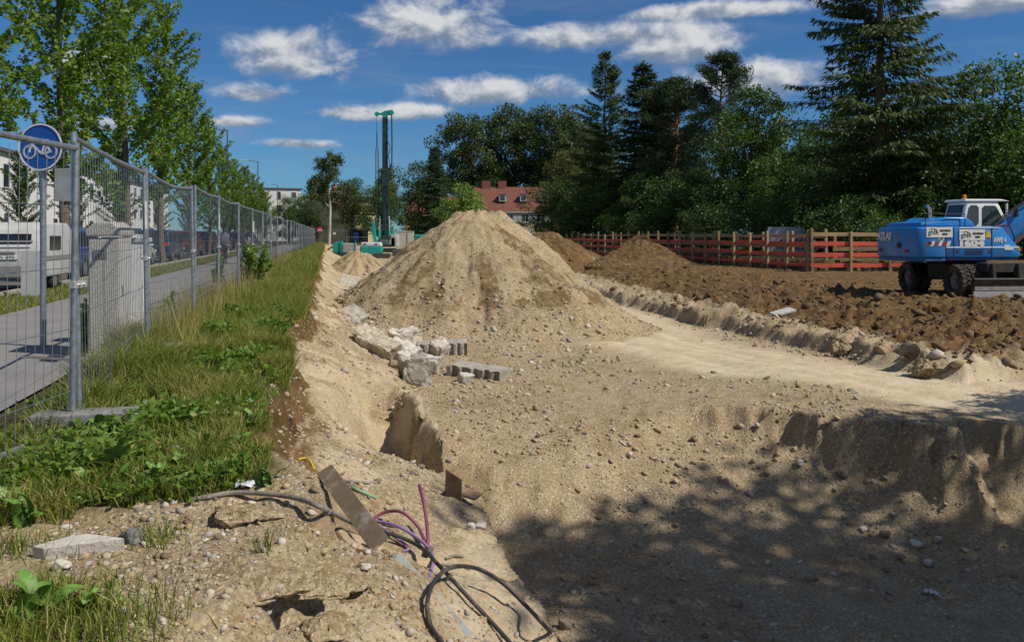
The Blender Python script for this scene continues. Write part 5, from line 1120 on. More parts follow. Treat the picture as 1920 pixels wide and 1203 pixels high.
def excavator():
    ex, ey = 14.95, 27.46; ez = -0.56
    T = thing('wheeled_excavator', 'blue wheeled excavator with a white cab and dozer blade on the brown earth platform', 'excavator', (ex, ey, ez))
    up = (0, 0, R(7))
    def U(mb, nm, m, par=None, bev=0, smooth=False, seg=2):
        o = mb.build(nm, m, par or T, bev, seg, smooth)
        if par is None: o.rotation_euler = up
        return o
    # upper structure: plan polygon of the tail, extruded
    tail = [(-2.2, -1.21), (-2.42, -1.10), (-2.52, -.80), (-2.55, 0), (-2.52, .80), (-2.42, 1.10), (-2.2, 1.21), (-1.5, 1.21), (-1.5, -1.21)]
    U(MB().prism(tail, 1.22, 2.20, 'z'), 'counterweight', EB, None, .07, True, 3)
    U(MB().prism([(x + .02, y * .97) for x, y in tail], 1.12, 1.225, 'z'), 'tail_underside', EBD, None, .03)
    U(MB().prism([(-1.5, 1.24), (-1.5, 2.21), (.42, 2.21), (.98, 1.56), (1.06, 1.34), (1.0, 1.24)], -1.2, -.45), 'right_housing', EB, None, .035, True)
    U(MB().prism([(-1.5, 1.24), (-1.5, 2.20), (-.2, 2.20), (-.2, 1.24)], -.44, 1.2), 'left_housing', EB, None, .035, True)
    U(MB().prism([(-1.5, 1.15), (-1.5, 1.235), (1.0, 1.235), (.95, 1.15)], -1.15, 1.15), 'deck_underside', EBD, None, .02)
    hood = U(MB().prism([(-2.25, 2.19), (-2.2, 2.36), (-1.6, 2.40), (-1.35, 2.52), (-.65, 2.52), (-.40, 2.36), (-.36, 2.19)], -.98, .9), 'engine_hood', EB, None, .06, True, 3)
    U(MB().tube([(-1.30, -.1, 2.45), (-1.30, -.1, 2.72), (-1.33, -.1, 2.82), (-1.42, -.1, 2.92)], .05, 10), 'exhaust_pipe', ROD, hood)
    # cab
    cb = [(-.25, 1.26), (-.25, 2.2), (-.04, 3.04), (1.05, 3.08), (1.30, 2.6), (1.34, 1.9), (1.1, 1.26)]
    cab = U(MB().prism(cb, -.15, .85), 'cab', EW, None, .05, True, 3)
    U(MB().prism([(-.16, 3.05), (-.10, 3.13), (1.15, 3.13), (1.48, 3.07), (1.10, 3.06)], -.19, .89), 'cab_roof', EW, cab, .02)
    def pane(poly, nm='cab_window'): U(MB().prism(poly, -.162, -.148), nm, EGL, cab, .003)
    pane([(-.11, 2.26), (.30, 2.26), (.38, 2.35), (.38, 2.84), (.30, 2.93), (.10, 2.93), (.03, 2.86)]); pane([(.50, 2.26), (1.20, 2.26), (1.20, 2.55), (1.02, 2.86), (.94, 2.92), (.58, 2.92), (.50, 2.84)])
    a, b = Vector((-.238, 0, 2.30)), Vector((-.055, 0, 2.95)); q = [(a.x - .012, -.05, a.z), (a.x - .012, .75, a.z), (b.x - .012, .75, b.z), (b.x - .012, -.05, b.z)]
    U(MB().add(q + [(x + .01, y, z) for x, y, z in q], [(3, 2, 1, 0), (4, 5, 6, 7), (0, 1, 5, 4), (1, 2, 6, 5), (2, 3, 7, 6), (3, 0, 4, 7)]), 'rear_window', EGL, cab)
    U(MB().box((1.27, .35, 2.25), (.03, .85, .6)), 'windscreen', EGL, cab)
    U(MB().tube([(1.42, -.1, 2.25), (1.42, -.1, 3.0)], .035, 8), 'front_pillar', EW, cab)
    bc = U(MB().lathe([(.06, 3.13), (.06, 3.17), (.055, 3.25), (.03, 3.29)], 12, Matrix.Translation((.05, .1, 0))), 'beacon', mat('beacon_orange', (0.70, 0.20, 0.01), .2), cab)
    # boom
    U(MB().prism([(.75, 1.45), (.62, 2.0), (1.0, 2.35), (2.3, 3.15), (4.2, 3.9), (4.4, 3.45), (2.6, 2.65), (1.55, 1.75), (1.2, 1.35)], -.42, -.02 + .0), 'boom', EB, None, .04, True)
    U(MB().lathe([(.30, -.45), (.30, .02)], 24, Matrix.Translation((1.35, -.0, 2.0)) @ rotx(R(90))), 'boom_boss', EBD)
    hs = MB()
    for k, (dz, r) in enumerate([(.0, .02), (.06, .018), (.12, .02)]): hs.tube([(.55, -.5 - .05 * k, 2.15), (.95, -.52, 2.45 + dz), (1.6, -.5, 2.86 + dz), (2.6, -.48, 3.35 + dz)], r, 6)
    hs.tube([(.7, -.5, 2.2), (1.1, -.62, 2.28), (1.3, -.6, 1.9), (1.35, -.55, 1.5)], .02, 6); U(hs, 'hydraulic_hose', BLACK)
    U(MB().tube([(1.0, -.55, 1.45), (1.9, -.5, 2.1)], .09, 10).tube([(1.9, -.5, 2.1), (2.7, -.45, 2.75)], .045, 8), 'boom_cylinder', EDK)
    U(MB().tube([(.62, -.56, 2.22), (.95, -.6, 2.3), (1.05, -.62, 2.0), (1.12, -.6, 1.6)], .016, 6), 'red_hose', DECR)
    # decals, proud of the right side
    ys = -1.208
    def dbox(x0, x1, z0, z1, m, nm, y=ys, par=None): return U(MB().box(((x0 + x1) / 2, y, (z0 + z1) / 2), (x1 - x0, .008, z1 - z0)), nm, m, par)
    st = (R(90), 0, 0)
    def txt(s, h, x, z, m, y=ys - .006, **k):
        o = text(T, s, h, Matrix.Rotation(R(7), 4, 'Z') @ Vector((x, y, z)), (R(90), 0, R(7)), m, **k); return o
    dbox(-1.5, 1.0, 1.545, 1.59, DEC, 'white_line'); dbox(-1.06, .30, 2.165, 2.195, DEC, 'white_line')
    for x in (-1.24, .06): dbox(x - .008, x + .008, 1.25, 2.2, DECB, 'panel_seam', ys - .002)
    dbox(-2.17, -1.29, 1.88, 2.20, DEC, 'sign_panel', ys - .012); dbox(-1.06, -.19, 1.79, 2.13, DEC, 'sign_panel', ys - .012)
    for x0, z0 in ((-2.17, 1.88), (-1.06, 1.79)):
        txt('ghb', .15, x0 + .05, z0 + .09, DECB, ys - .02, wid=.30); txt('ARGE ERDBAU', .062, x0 + .44, z0 + .18, DECB, ys - .02, wid=.37, bold=.003); txt('NRSW', .062, x0 + .53, z0 + .07, DECB, ys - .02, wid=.18, bold=.003)
        arc = MB(); pts = [(x0 + .20 + .19 * math.cos(t_), ys - .019, z0 + .12 + .17 * math.sin(t_)) for t_ in np.linspace(-.2, 2.1, 12)]; arc.tube(pts, .012, 4); U(arc, 'logo_arc', DECY)
    txt('1604', .20, -1.04, 1.60, DEC, wid=.84, bold=.02); txt('AWE 4', .16, .10, 1.72, DEC, wid=.44, shear=.1, bold=.008)
    U(MB().lathe([(.001, -.004), (.095, -.004), (.095, .004), (.001, .004)], 20, Matrix.Translation((-1.66, ys - .002, 1.86)) @ rotx(R(90))), 'speed_disc', DEC); txt('20', .09, -1.73, 1.80, DECB, ys - .008, wid=.13, bold=.004)
    for i in range(6):
        x0 = -2.18 + i * .135; U(MB().prism([(x0, 1.61), (x0 + .10, 1.61), (x0 + .17, 1.76), (x0 + .07, 1.76)], ys - .010, ys - .002), 'hazard_stripe', DECR if i % 2 == 0 else DEC)
    U(MB().prism([(-.17, 1.87), (.02, 1.87), (.02, 1.94), (-.02, 2.09), (-.13, 2.09)], ys - .006, ys + .002), 'warning_tag', DECY); U(MB().prism([(.48, 1.48), (.80, 1.48), (.80, 1.52), (.68, 1.60), (.64, 1.64), (.48, 1.64)], ys - .006, ys + .002), 'data_tag', DEC)
    U(MB().box((1.0, -1.19, 1.48), (.08, .05, .07)), 'side_lamp', mat('lamp_amber', (0.7, .25, .02), .3), None, .01)
    U(MB().box((-2.05, -1.212, 1.70), (.12, .02, .09)), 'grille', DECB)
    o = text(T, 'ATLAS', .22, Matrix.Rotation(R(7), 4, 'Z') @ Vector((-2.575, .88, 1.82)), (R(90), 0, R(-83)), DEC, shear=.2, wid=.86, bold=.018); U(MB().box((-2.556, .45, 1.775), (.02, .62, .025)), 'lettering_line', DEC)
    U(MB().lathe([(.001, -.03), (.10, -.03), (.10, .03), (.001, .03)], 16, Matrix.Translation((-2.54, -.35, 1.62)) @ roty(R(90))), 'tow_socket', DECB)
    U(MB().tube([(-2.1, -1.05, 2.19), (-2.1, -1.05, 2.62), (-.75, -1.05, 2.62), (-.75, -1.05, 2.19)], .018, 6), 'handrail', EDK)
    for z in (1.36, 1.42, 1.48): U(MB().box((-.55, ys, z), (.62, .014, .022)), 'vent_slot', DECB)
    for x, z in ((-1.42, 2.0), (.0, 1.45), (-1.1, 1.45)): U(MB().box((x, ys - .004, z), (.09, .02, .05)), 'latch', EDK)
    U(MB().tube([(1.2, -.2, 2.75), (1.45, -.45, 2.8)], .014, 6).box((1.47, -.47, 2.68), (.05, .18, .28)), 'mirror', EDK, cab)
    U(MB().tube([(.62, -.172, 2.3), (.85, -.172, 2.75)], .008, 5), 'wiper', DECB, cab)
    for yy in (-.72, .72): U(MB().box((-2.545, yy * 1.02, 1.45), (.05, .16, .09)), 'tail_lamp', DECR)
    # undercarriage
    ua = R(-85); mu = Matrix.Rotation(ua, 4, 'Z'); uro = (0, 0, ua)
    def B(mb, nm, m, par=None, bev=0, smooth=False):
        o = mb.build(nm, m, par or T, bev, 2, smooth)
        if par is None: o.rotation_euler = uro
        return o
    B(MB().box((0, 0, .82), (2.9, .95, .42)).box((1.3, 0, .55), (.35, 2.0, .25)).box((-1.3, 0, .55), (.35, 2.0, .25)), 'chassis', EDK, None, .03)
    B(MB().lathe([(.62, 1.0), (.62, 1.16)], 24), 'slew_ring', EDK); B(MB().box((0, -.72, .78), (1.1, .5, .5)), 'tool_box', EDK, None, .03); B(MB().box((0, .72, .78), (1.1, .5, .5)), 'tool_box', EDK, None, .03)
    r = .53; tm = MB().lathe([(.27, -.13), (.40, -.15), (.49, -.14), (.50, -.12), (.50, .12), (.49, .14), (.40, .15), (.27, .13)], 28, None, True)
    for k in range(22):
        a = 2 * math.pi * k / 22
        for s in (-1, 1): tm.box((.505 * math.cos(a + s * .07), .505 * math.sin(a + s * .07), s * .07), (.055, .075, .15), rotz(a + s * .07) @ rotx(s * R(28)))
    tme = tm.mesh('wheel'); rm = MB().lathe([(.001, -.06), (.10, -.10), (.10, -.03), (.275, -.05), (.275, .05), (.10, .03), (.10, .10), (.001, .06)], 20).mesh('rim', smooth=True); RIMM = mat('rim_grey', (.20, .20, .19), .6, 0, .3, 5, dirt=(.12, .09, .06))
    for fx in (1.3, -1.3):
        for s in (-1, 1):
            for yy in (1.13, .80):
                w = link('wheel', tme, TY, T); p = mu @ Vector((fx, s * yy, r - .03)); w.location = p; w.rotation_euler = (Matrix.Rotation(ua, 3, 'Z') @ Matrix.Rotation(R(90), 3, 'X')).to_euler(); link('rim', rm, RIMM, w)
    bl = [(2.25, .10), (2.34, .10), (2.30, .30), (2.40, .62), (2.34, .66), (2.20, .45)]
    bd = B(MB().prism(bl, -1.28, 1.28), 'dozer_blade', EDK, None, .01)
    B(MB().prism([(2.345, .07), (2.375, .07), (2.36, .26), (2.335, .26)], -1.29, 1.29), 'cutting_edge', STEEL, bd); B(MB().box((2.345, 0, .34), (.03, 2.5, .12)), 'wear_plate', mat('wear_plate', (.30, .27, .25), .6, .2, .2, 3, dirt=(.15, .1, .06)), bd)
    for s in (-1, 1):
        B(MB().tube([(1.95, s * .42, 1.06), (2.0, s * .42, .62)], .085, 12), 'blade_cylinder', EDK); B(MB().tube([(2.0, s * .42, .62), (2.12, s * .42, .36)], .045, 10), 'cylinder_rod', EDK)
        B(MB().box((1.75, s * .55, .62), (1.1, .12, .16), roty(R(20))), 'blade_arm', EDK, None, .01)
    B(MB().box((1.72, 0, .95), (.5, 1.2, .3)), 'front_bracket', EDK, None, .02)
excavator()

# ================================================================== timber guard rails and plank wall
WOOD = mat('timber_post', (0.26, 0.185, 0.10), 0.85, 0, 0.3, 6, bump=.3); WOODL = mat('timber_pale', (0.38, 0.27, 0.14), 0.85, 0, 0.25, 5); REDB = mat('board_red', (0.60, 0.095, 0.055), 0.75, 0, 0.22, 2.2, bump=.2); PLANKS = [mat('plank_a', (0.17, 0.115, 0.06), 0.9, 0, .4, 5), mat('plank_b', (0.24, 0.17, 0.09), 0.9, 0, .4, 5), mat('plank_c', (0.10, 0.07, 0.04), 0.9, 0, .4, 5)]
g_ = random.Random(4); A0, A1, B1 = Vector((5.9, 88)), Vector((15.9, 44.5)), Vector((24.3, 44.5))
POSTM = MB().box((0, 0, .5), (.13, .13, 1)).mesh('post', .008); BOARDM = MB().box((.5, 0, 0), (1, .035, .21)).mesh('board'); PLK = MB().box((0, 0, .5), (.27, .07, 1)).mesh('plank', .01)
def rail(label, a, b, off, boards, mats, hp, sp, red, seed, name='guard_rail', zb=-.6):
    g = random.Random(seed); d = (b - a); L = d.length; d.normalize(); n = Vector((-d.y, d.x)) ; n = n if n.y < 0 or n.x < 0 else -n
    if n.dot(Vector((-1, -1))) < 0: n = -n
    ang = math.atan2(d.y, d.x); o0 = a + n * off; t = thing(name, label, 'guard rail', (o0.x, o0.y, 0), ang)
    k = int(round(L / sp)); sgn = 1 if (Vector((-d.y, d.x)).dot(n) > 0) else -1
    for i in range(k + 1):
        o = link('post', POSTM, mats[i % len(mats)], t); h = hp * g.uniform(.88, 1.06); o.location = (i * L / k, 0, zb); o.scale = (1, 1, h - zb); o.rotation_euler = (g.uniform(-.02, .02), g.uniform(-.02, .02), 0)
        o.material_slots[0].link = 'OBJECT'; o.material_slots[0].material = mats[g.randrange(len(mats))]
    for z, m in boards:
        x = -.15
        while x < L - .1:
            l = min(g.choice([3.9, 4.1, 4.0]), L + .15 - x); o = link('board', BOARDM, m, t); o.location = (x, sgn * (.085 if not red else -.085 + .0) , z + g.uniform(-.03, .03)); o.scale = (l + .05, 1, g.uniform(.85, 1.1)); o.rotation_euler = (0, g.uniform(-.006, .006), 0)
            o.material_slots[0].link = 'OBJECT'; o.material_slots[0].material = m; x += l + .012
    return t
rail('long guard rail of three red boards on timber posts running along the platform', A0, A1, .10, [(.94, REDB), (.36, REDB), (-.20, REDB)], [WOOD, WOODL, WOOD], 1.62, 2.0, True, 1)
rail('short end section of red board guard rail right behind the excavator tail', A1 + Vector((.12, 0)), B1, .10, [(.94, REDB), (.33, REDB), (-.22, REDB), (1.42, WOODL)], [WOOD, WOODL], 1.66, 2.05, True, 2)
rail('unpainted timber guard rail standing behind the long red one', A0 + Vector((1.6, 0)), A1 + Vector((1.5, 1.6)), 0, [(1.35, WOODL), (.75, WOOD), (.2, WOOD)], [WOODL, WOODL], 1.65, 3.4, False, 3, zb=0)
rail('unpainted timber guard rail behind the short red end section', A1 + Vector((2.0, 1.6)), B1 + Vector((0, 1.6)), 0, [(.6, WOOD), (.05, WOOD)], [WOODL], 1.5, 3.2, False, 4, zb=0)
t = thing('plank_wall', 'low retaining wall of upright timber planks below the red guard rail', 'wall', (0, 0, 0))
for a, b in ((A0, A1), (A1, B1)):
    d = b - a; L = d.length; ang = math.atan2(d.y, d.x); k = int(L / .29); d.normalize(); n = Vector((d.y, -d.x)); n = n if n.dot(Vector((-1, -1))) > 0 else -n
    for i in range(k):
        c = a + d * (i + .5) * .29 - n * (.12 + .05 * (i % 2)); o = link('plank', PLK, PLANKS[0], t); o.location = (c.x, c.y, -.85); o.rotation_euler = (g_.uniform(-.03, .03), g_.uniform(-.02, .02), ang); o.scale = (1, 1, .85 + g_.uniform(-.12, .10))
        o.material_slots[0].link = 'OBJECT'; o.material_slots[0].material = PLANKS[g_.randrange(3)]
t = thing('hoarding', 'pale blue board with black painted scrawls behind the guard rail', 'board', (17.6, 53.4, 0), R(-6)); MB().box((0, 0, .95), (2.3, .05, 1.9)).build('panel', mat('hoarding_blue', (0.30, 0.36, 0.42), .7, 0, .1), t, .005)
sc_ = MB()
for k in range(6): x = -.55 + .32 * k; sc_.tube([(x, -.04, .45), (x + .10, -.04, .95), (x + .22, -.04, 1.15), (x + .30, -.04, .8), (x + .2, -.04, .5)], .035, 4)
sc_.build('scrawl', DECB, t)

# ================================================================== drilling rig
TEAL = mat('rig_teal', (0.012, 0.30, 0.26), 0.45, 0, 0.12, 1.5, dirt=(.06, .08, .07), damt=.4); RGREY = mat('rig_grey', (0.42, 0.42, 0.41), 0.5, 0, 0.12, 1.5, dirt=(.15, .13, .11), damt=.5); RBLK = mat('rig_black', (0.024, 0.045, 0.046), 0.5, 0.2, 0.3, 2)
def rig():
    x0, y0 = (722 - 960) / F * 105, 105; T = thing('drilling_rig', 'tall teal drilling rig with a black mast and crawler tracks', 'drilling rig', (x0, y0, gz(x0, y0)), 0)
    def Bd(mb, nm, m, par=None, bev=0): return mb.build(nm, m, par or T, bev, 2)
    mast = Bd(MB().box((0, 0, 9.6), (.62, .62, 15.6)), 'mast', RBLK, None, .03)
    ld = MB()
    for z in np.arange(2.5, 17, .9): ld.box((.34, -.2, z), (.08, .3, .5))
    Bd(ld, 'mast_rack', RBLK, mast); Bd(MB().box((-.1, -.36, 6.2), (.12, .1, 6)).box((.12, -.36, 4.6), (.12, .1, 4)), 'guide', TEAL, mast)
    hd = Bd(MB().prism([(-1.15, 17.6), (-1.05, 18.15), (-.5, 17.95), (.0, 18.25), (.9, 18.35), (1.1, 18.05), (.7, 17.75), (.3, 17.75), (.25, 17.3), (-.25, 17.3), (-.3, 17.75), (-.9, 17.8)], -.3, .3), 'mast_head', TEAL, mast, .03)
    Bd(MB().lathe([(.001, -.1), (.28, -.1), (.28, .1), (.001, .1)], 16, Matrix.Translation((-1.0, -.35, 17.8)) @ rotx(R(90))), 'sheave', TEAL, hd); Bd(MB().lathe([(.001, -.1), (.28, -.1), (.28, .1), (.001, .1)], 16, Matrix.Translation((.9, -.35, 18.0)) @ rotx(R(90))), 'sheave', TEAL, hd)
    Bd(MB().tube([(-1.02, -.3, 17.6), (-.98, -.3, 13.6)], .03, 5), 'hoist_rope', RBLK); Bd(MB().tube([(-.98, -.3, 15.5), (-.98, -.3, 13.8)], .07, 6), 'rope_swivel', RBLK)
    Bd(MB().tube([(-1.08, -.3, 2.6), (-1.12, -.3, 8), (-1.10, -.3, 13.4), (-.98, -.3, 13.8), (-.84, -.3, 13.3), (-.78, -.3, 8), (-.55, -.3, 3.0)], .06, 6), 'hose_loop', RBLK)
    Bd(MB().tube([(.88, -.3, 17.9), (.92, -.3, 14), (.90, -.3, 11.6), (.55, -.3, 10.9), (.4, -.3, 10.8)], .085, 6), 'hose', RBLK); Bd(MB().tube([(.38, -.4, 14.5), (.75, -.45, 13.5), (.45, -.4, 12.6), (.7, -.4, 11.5), (.5, -.4, 10), (.48, -.4, 3)], .05, 6), 'hose', RBLK)
    Bd(MB().box((.02, -.25, 10.2), (.95, .9, 1.3)).box((0, -.5, 9.2), (.6, .6, 1.0)), 'rotary_drive', RBLK, None, .05); Bd(MB().tube([(.05, -.55, 9.0), (.12, -.6, 2.2)], .16, 10), 'drill_pipe', RBLK)
    Bd(MB().prism([(.1, 8.6), (.35, 7.5), (.85, 5.8), (.75, 5.4), (.25, 6.6), (.0, 8.0)], -.75, -.6), 'cable_chain', RBLK)
    for x in (-.62, .62):
        Bd(MB().tube([(x, -.6, 1.6), (x, -.5, 3.3)], .17, 10), 'cylinder', TEAL); Bd(MB().tube([(x, -.5, 3.3), (x * .9, -.4, 5.0)], .09, 8), 'cylinder_rod', mat('rod_white', (.6, .6, .6), .3, .5))
    Bd(MB().box((.1, .6, 1.75), (2.6, 2.6, 1.2)), 'machine_house', RGREY, None, .08); Bd(MB().box((1.2, .5, 1.9), (.8, 2.4, 1.5)), 'service_cabin', RGREY, None, .08); Bd(MB().box((-.1, -.75, 1.3), (2.2, .5, .35)).box((.2, -.8, 2.3), (1.2, .4, .5)), 'winch_frame', RBLK, None, .05)
    Bd(MB().prism([(-1.35, 2.0), (-1.6, 3.4), (-1.45, 4.3), (-1.2, 4.3), (-1.05, 3.0), (-.9, 1.6), (-1.2, 1.4)], -.9, -.5), 'auxiliary_arm', TEAL, None, .04)
    cw = Bd(MB().prism([(-2.65, .45), (-2.75, .9), (-2.7, 1.25), (-.1, 1.25), (-.0, .75), (-.15, .35), (-1.2, .25)], -2.6, -1.2), 'counterweight', TEAL, None, .12); Bd(MB().prism([(-2.68, 1.24), (-2.55, 1.72), (-.2, 1.72), (-.08, 1.24)], -2.55, -1.2), 'cover', mat('rig_white', (.58, .6, .6), .4), cw, .1)
    for x in (-2.1, -.7): Bd(MB().box((x, -2.58, 1.52), (.34, .04, .12)), 'lamp', RBLK, cw)
    tr = [(.0, .1), (.12, .0), (2.9, 0), (3.05, .1), (3.1, .45), (3.0, .75), (2.8, .85), (.2, .85), (0, .75), (-.1, .4)]
    for x in (-1.3, 1.15):
        c = Bd(MB().prism([(a - 1.6, b) for a, b in tr], x, x + .75, 'x'), 'crawler_track', RBLK, None, .03); lug = MB()
        for k in range(5): lug.box((x + .375, -1.72, .12 + k * .16), (.78, .06, .07))
        Bd(lug, 'track_pad', mat('track_pad', (.16, .14, .12), .7), c)
    Bd(MB().box((0, 0, .7), (2.4, 2.2, .5)), 'undercarriage', RBLK)
rig()
# small teal drilling machine and the site equipment beside it
x0, y0 = -20.5, 101; t = thing('compact_rig', 'small teal drilling machine on tracks beside the bank', 'machine', (x0, y0, gz(x0, y0) - .02)); MB().box((-.6, 0, .25), (2.6, 1.2, .5)).build('crawler_base', RBLK, t, .1); MB().box((.8, 0, 1.1), (1.5, 1.2, 1.2)).build('power_unit', mat('unit_grey', (.30, .31, .30), .6), t, .06); MB().prism([(-1.2, .5), (-1.2, 1.5), (-.8, 1.9), (-.1, 1.9), (.1, .5)], -.5, .5).build('engine_cover', TEAL, t, .05); MB().tube([(-2.4, -.3, .5), (-1.2, -.3, 1.3), (-.2, -.3, 1.0)], .10, 8).build('drill_arm', mat('rust', (.14, .06, .03), .8), t)
for s in (-.7, .7): MB().prism([(-2.0, .0), (.9, .0), (1.1, .3), (.9, .6), (-2.0, .6), (-2.2, .3)], s - .2, s + .2).build('crawler_track', RBLK, t, .05)
for sx in (-.2, 1.5): MB().box((sx + .1, -.6, 1.2), (.12, .12, 1.6)).build('frame_post', TEAL, t)
y0 = 112; x0 = (760 - 960) / F * y0; zg = gz(x0, y0); t = thing('site_container', 'light grey site container standing beside the rig', 'container', (x0, y0, zg), R(4)); MB().box((0, 1.2, 1.55), (2.1, 2.4, 3.0)).build('shell', mat('container_grey', (.46, .43, .37), .7, 0, .06, 1), t, .03); MB().box((0, 1.2, 3.08), (2.2, 2.5, .1)).build('roof_frame', RGREY, t, .02); MB().tube([(.25, -.05, .6), (.25, -.05, 2.9)], .03, 6).build('lock_rod', mat('rod_maroon', (.2, .05, .05), .6), t); MB().box((.25, -.06, 1.2), (.12, .06, .3)).build('lock_box', mat('rod_maroon', (.2, .05, .05), .6), t)
x0 = (780 - 960) / F * 113; t = thing('site_container', 'teal shipping container tucked behind the grey one', 'container', (x0 + .35, 113.2, zg), R(4)); MB().box((0, 1.2, 1.35), (1.1, 2.4, 2.7)).build('shell', TEAL, t, .03)
for k in range(7): MB().box((0, -.03, .3 + k * .36), (1.0, .06, .12)).build('rib', TEAL, t, .01)
text(t, 'WST', .26, (-.42, -.075, 2.02), (R(90), 0, 0), DECB, wid=.8); MB().box((.0, -.07, 1.55), (.3, .02, .28)).build('notice', WHITE, t)
x0, y0 = (788 - 960) / F * 106, 106; o = MB().box((0, 0, .35), (3.0, .8, .5)).box((-1.0, 0, .75), (.5, .6, .35)).box((.6, 0, .7), (.9, .5, .25)).build('pump_skid', mat('skid_teal', (.03, .13, .11), .6, 0, .4, 2), None, .05); o.location = (x0, y0, gz(x0, y0) - .1); tag(o, 'low teal pump skid at the foot of the grey container', 'machine')
o = MB().box((0, 0, .3), (2.0, .5, .6)).build('steel_box', mat('steel_dark', (.06, .055, .05), .7), None, .03); p = hit(715, 484); o.location = p + Vector((0, 0, -.05)); tag(o, 'dark steel box lying in front of the rig counterweight', 'box')
t = thing('bus_shelter', 'blue bus shelter with a flat roof at the street behind the rig', 'shelter', ((672 - 960) / F * 126, 126, 0)); MB().box((0, 0, 2.35), (2.9, 1.4, .22)).build('roof', mat('shelter_roof', (.22, .30, .42), .5), t, .03); MB().box((0, .6, 1.2), (2.7, .05, 2.0)).build('rear_glass', CARGLASS, t); MB().box((-.25, -.55, 1.15), (.85, .08, 1.3)).build('poster_case', mat('poster_blue', (.015, .10, .42), .4), t, .02)
for x in (-1.35, 1.35): MB().box((x, .4, 1.15), (.1, .1, 2.3)).build('post', mat('shelter_post', (.03, .06, .16), .5), t)
t = thing('traffic_sign', 'round red and white sign on a grey post where the fence ends', 'sign', ((600 - 960) / F * 121, 121, .0)); MB().tube([(0, 0, 0), (0, 0, 2.6)], .04, 8).build('pole', GALV, t); sd = MB().lathe([(.001, -.01), (.42, -.01), (.42, .01), (.001, .01)], 24, Matrix.Translation((0, -.06, 2.1)) @ rotx(R(90))).build('sign_disc', mat('sign_red', (.60, .03, .10), .5), t); MB().box((0, -.075, 2.1), (.5, .01, .14)).build('white_bar', WHITE, sd)
t = thing('traffic_beacon', 'orange barrier post at the end of the mesh fence', 'barrier', ((587.5 - 960) / F * 100, 100, gz((587.5 - 960) / F * 100, 100))); MB().box((0, 0, .65), (.28, .08, 1.0)).build('beacon_panel', mat('barrier_orange', (.62, .09, .02), .5), t, .02); MB().box((0, 0, .06), (.5, .4, .14)).build('base', BLACK, t, .03)
# mesh fence across the far end of the site
for i in range(9):
    x = -37.5 + i * 3.5
    if -18.6 < x < -13: pass
    t = thing('mesh_fence', 'galvanised mesh fence panel closing the far end of the site', 'fence', (x, 118.5, gz(x, 118.5)), R(2), 'fence panels closing the far end')
    for px in (.03, PLEN - .03): o = link('post', POST, GALV, t); o.location = (px, 0, 0)
    MB().tube([(.03, 0, 2.02), (PLEN - .03, 0, 2.02)], .03, 6).build('top_rail', GALV, t); o = link('wire_mesh', INF2, GALV_D, t); o['kind'] = 'stuff'
    if i % 3 == 0: o = link('notice_plate', TAGM, WHITE, t); o.location = (1.7, -.04, 1.6); o.scale = (3, 1, 1)

# ================================================================== houses
YEL = mat('render_yellow', (0.56, 0.46, 0.23), 0.9, 0, .06, .6); RTILE = mat('roof_tiles', (0.155, 0.055, 0.036), 0.8, 0, .35, 3.5, bump=.4, bscale=9); SHUT = mat('shutter', (0.46, 0.48, 0.46), .6); BRICK = mat('chimney_brick', (0.26, 0.09, 0.06), .9)
def house(label, x, y, w, d, eave, ridge, rz, wins, sky=(), chim=(), wm=YEL, shut=True):
    T = thing('house', label, 'building', (x, y, 0), rz); MB().prism([(0, 0), (0, eave), (d / 2, ridge - .15), (d, eave), (d, 0)], 0, w, 'x').build('wall', wm, T)
    o = .16; k = (ridge - eave) / (d / 2); rf = MB().prism([(-o, eave - o * k), (-o, eave - o * k + .22), (d / 2, ridge + .22), (d + o, eave - o * k + .22), (d + o, eave - o * k), (d / 2, ridge)], -.3, w + .3, 'x').build('roof', RTILE, T)
    MB().box((w / 2, -o - .05, eave - o * k + .1), (w + .6, .14, .14)).build('gutter', WFR, rf)
    for cx, cz, ww, hh in wins:
        wn = MB().box((cx, -.02, cz), (ww, .12, hh)).build('window', WFR, T)
        for s in (-1, 1): MB().box((cx + s * ww * .235, -.06, cz), (ww * .40, .06, hh - .2)).build('pane', WGL, wn)
        MB().box((cx, -.1, cz - hh / 2 - .05), (ww + .2, .24, .08)).build('sill', WFR, wn)
        if shut:
            for s in (-1, 1): MB().box((cx + s * (ww * .78 + .02), -.05, cz), (ww * .5, .08, hh)).build('shutter', SHUT, wn)
    ang = math.atan(k)
    for cx, q in sky:
        yy = d / 2 * q; zz = eave + k * yy; s_ = MB().box((cx, yy - .25, zz + .55), (1.25, 1.2, 1.25)).build('dormer', WFR, rf); MB().box((cx, yy - .86, zz + .58), (.8, .05, .9)).build('pane', WGL, s_); MB().box((cx, yy - .2, zz + 1.22), (1.45, 1.5, .1)).build('dormer_roof', RTILE, rf)
    for cx in chim: MB().box((cx, d / 2, ridge + .5), (1.5, .7, 1.7)).build('chimney', BRICK, rf)
house('yellow house with a red tiled roof, dormers and pale shutters', -6.8, 150, 17, 9, 5.5, 10.0, 0, [(3.7, 4.4, 1.3, 1.5), (6.4, 4.4, 1.3, 1.5), (9.2, 4.4, 1.3, 1.5), (12, 4.4, 1.3, 1.5), (3.7, 1.5, 1.3, 1.5), (6.4, 1.5, 1.3, 1.5), (9.2, 1.5, 1.3, 1.5)], [(5.1, .45), (8.9, .45), (12.7, .45)], [2.0, 5.0])
house('yellow gabled house showing between the trees behind the bus shelter', -30.6, 152, 9, 11, 5.5, 9.5, R(62), [(2.5, 4.2, 1.1, 1.4), (6, 4.2, 1.1, 1.4), (2.5, 1.5, 1.1, 1.4)], [], [4])
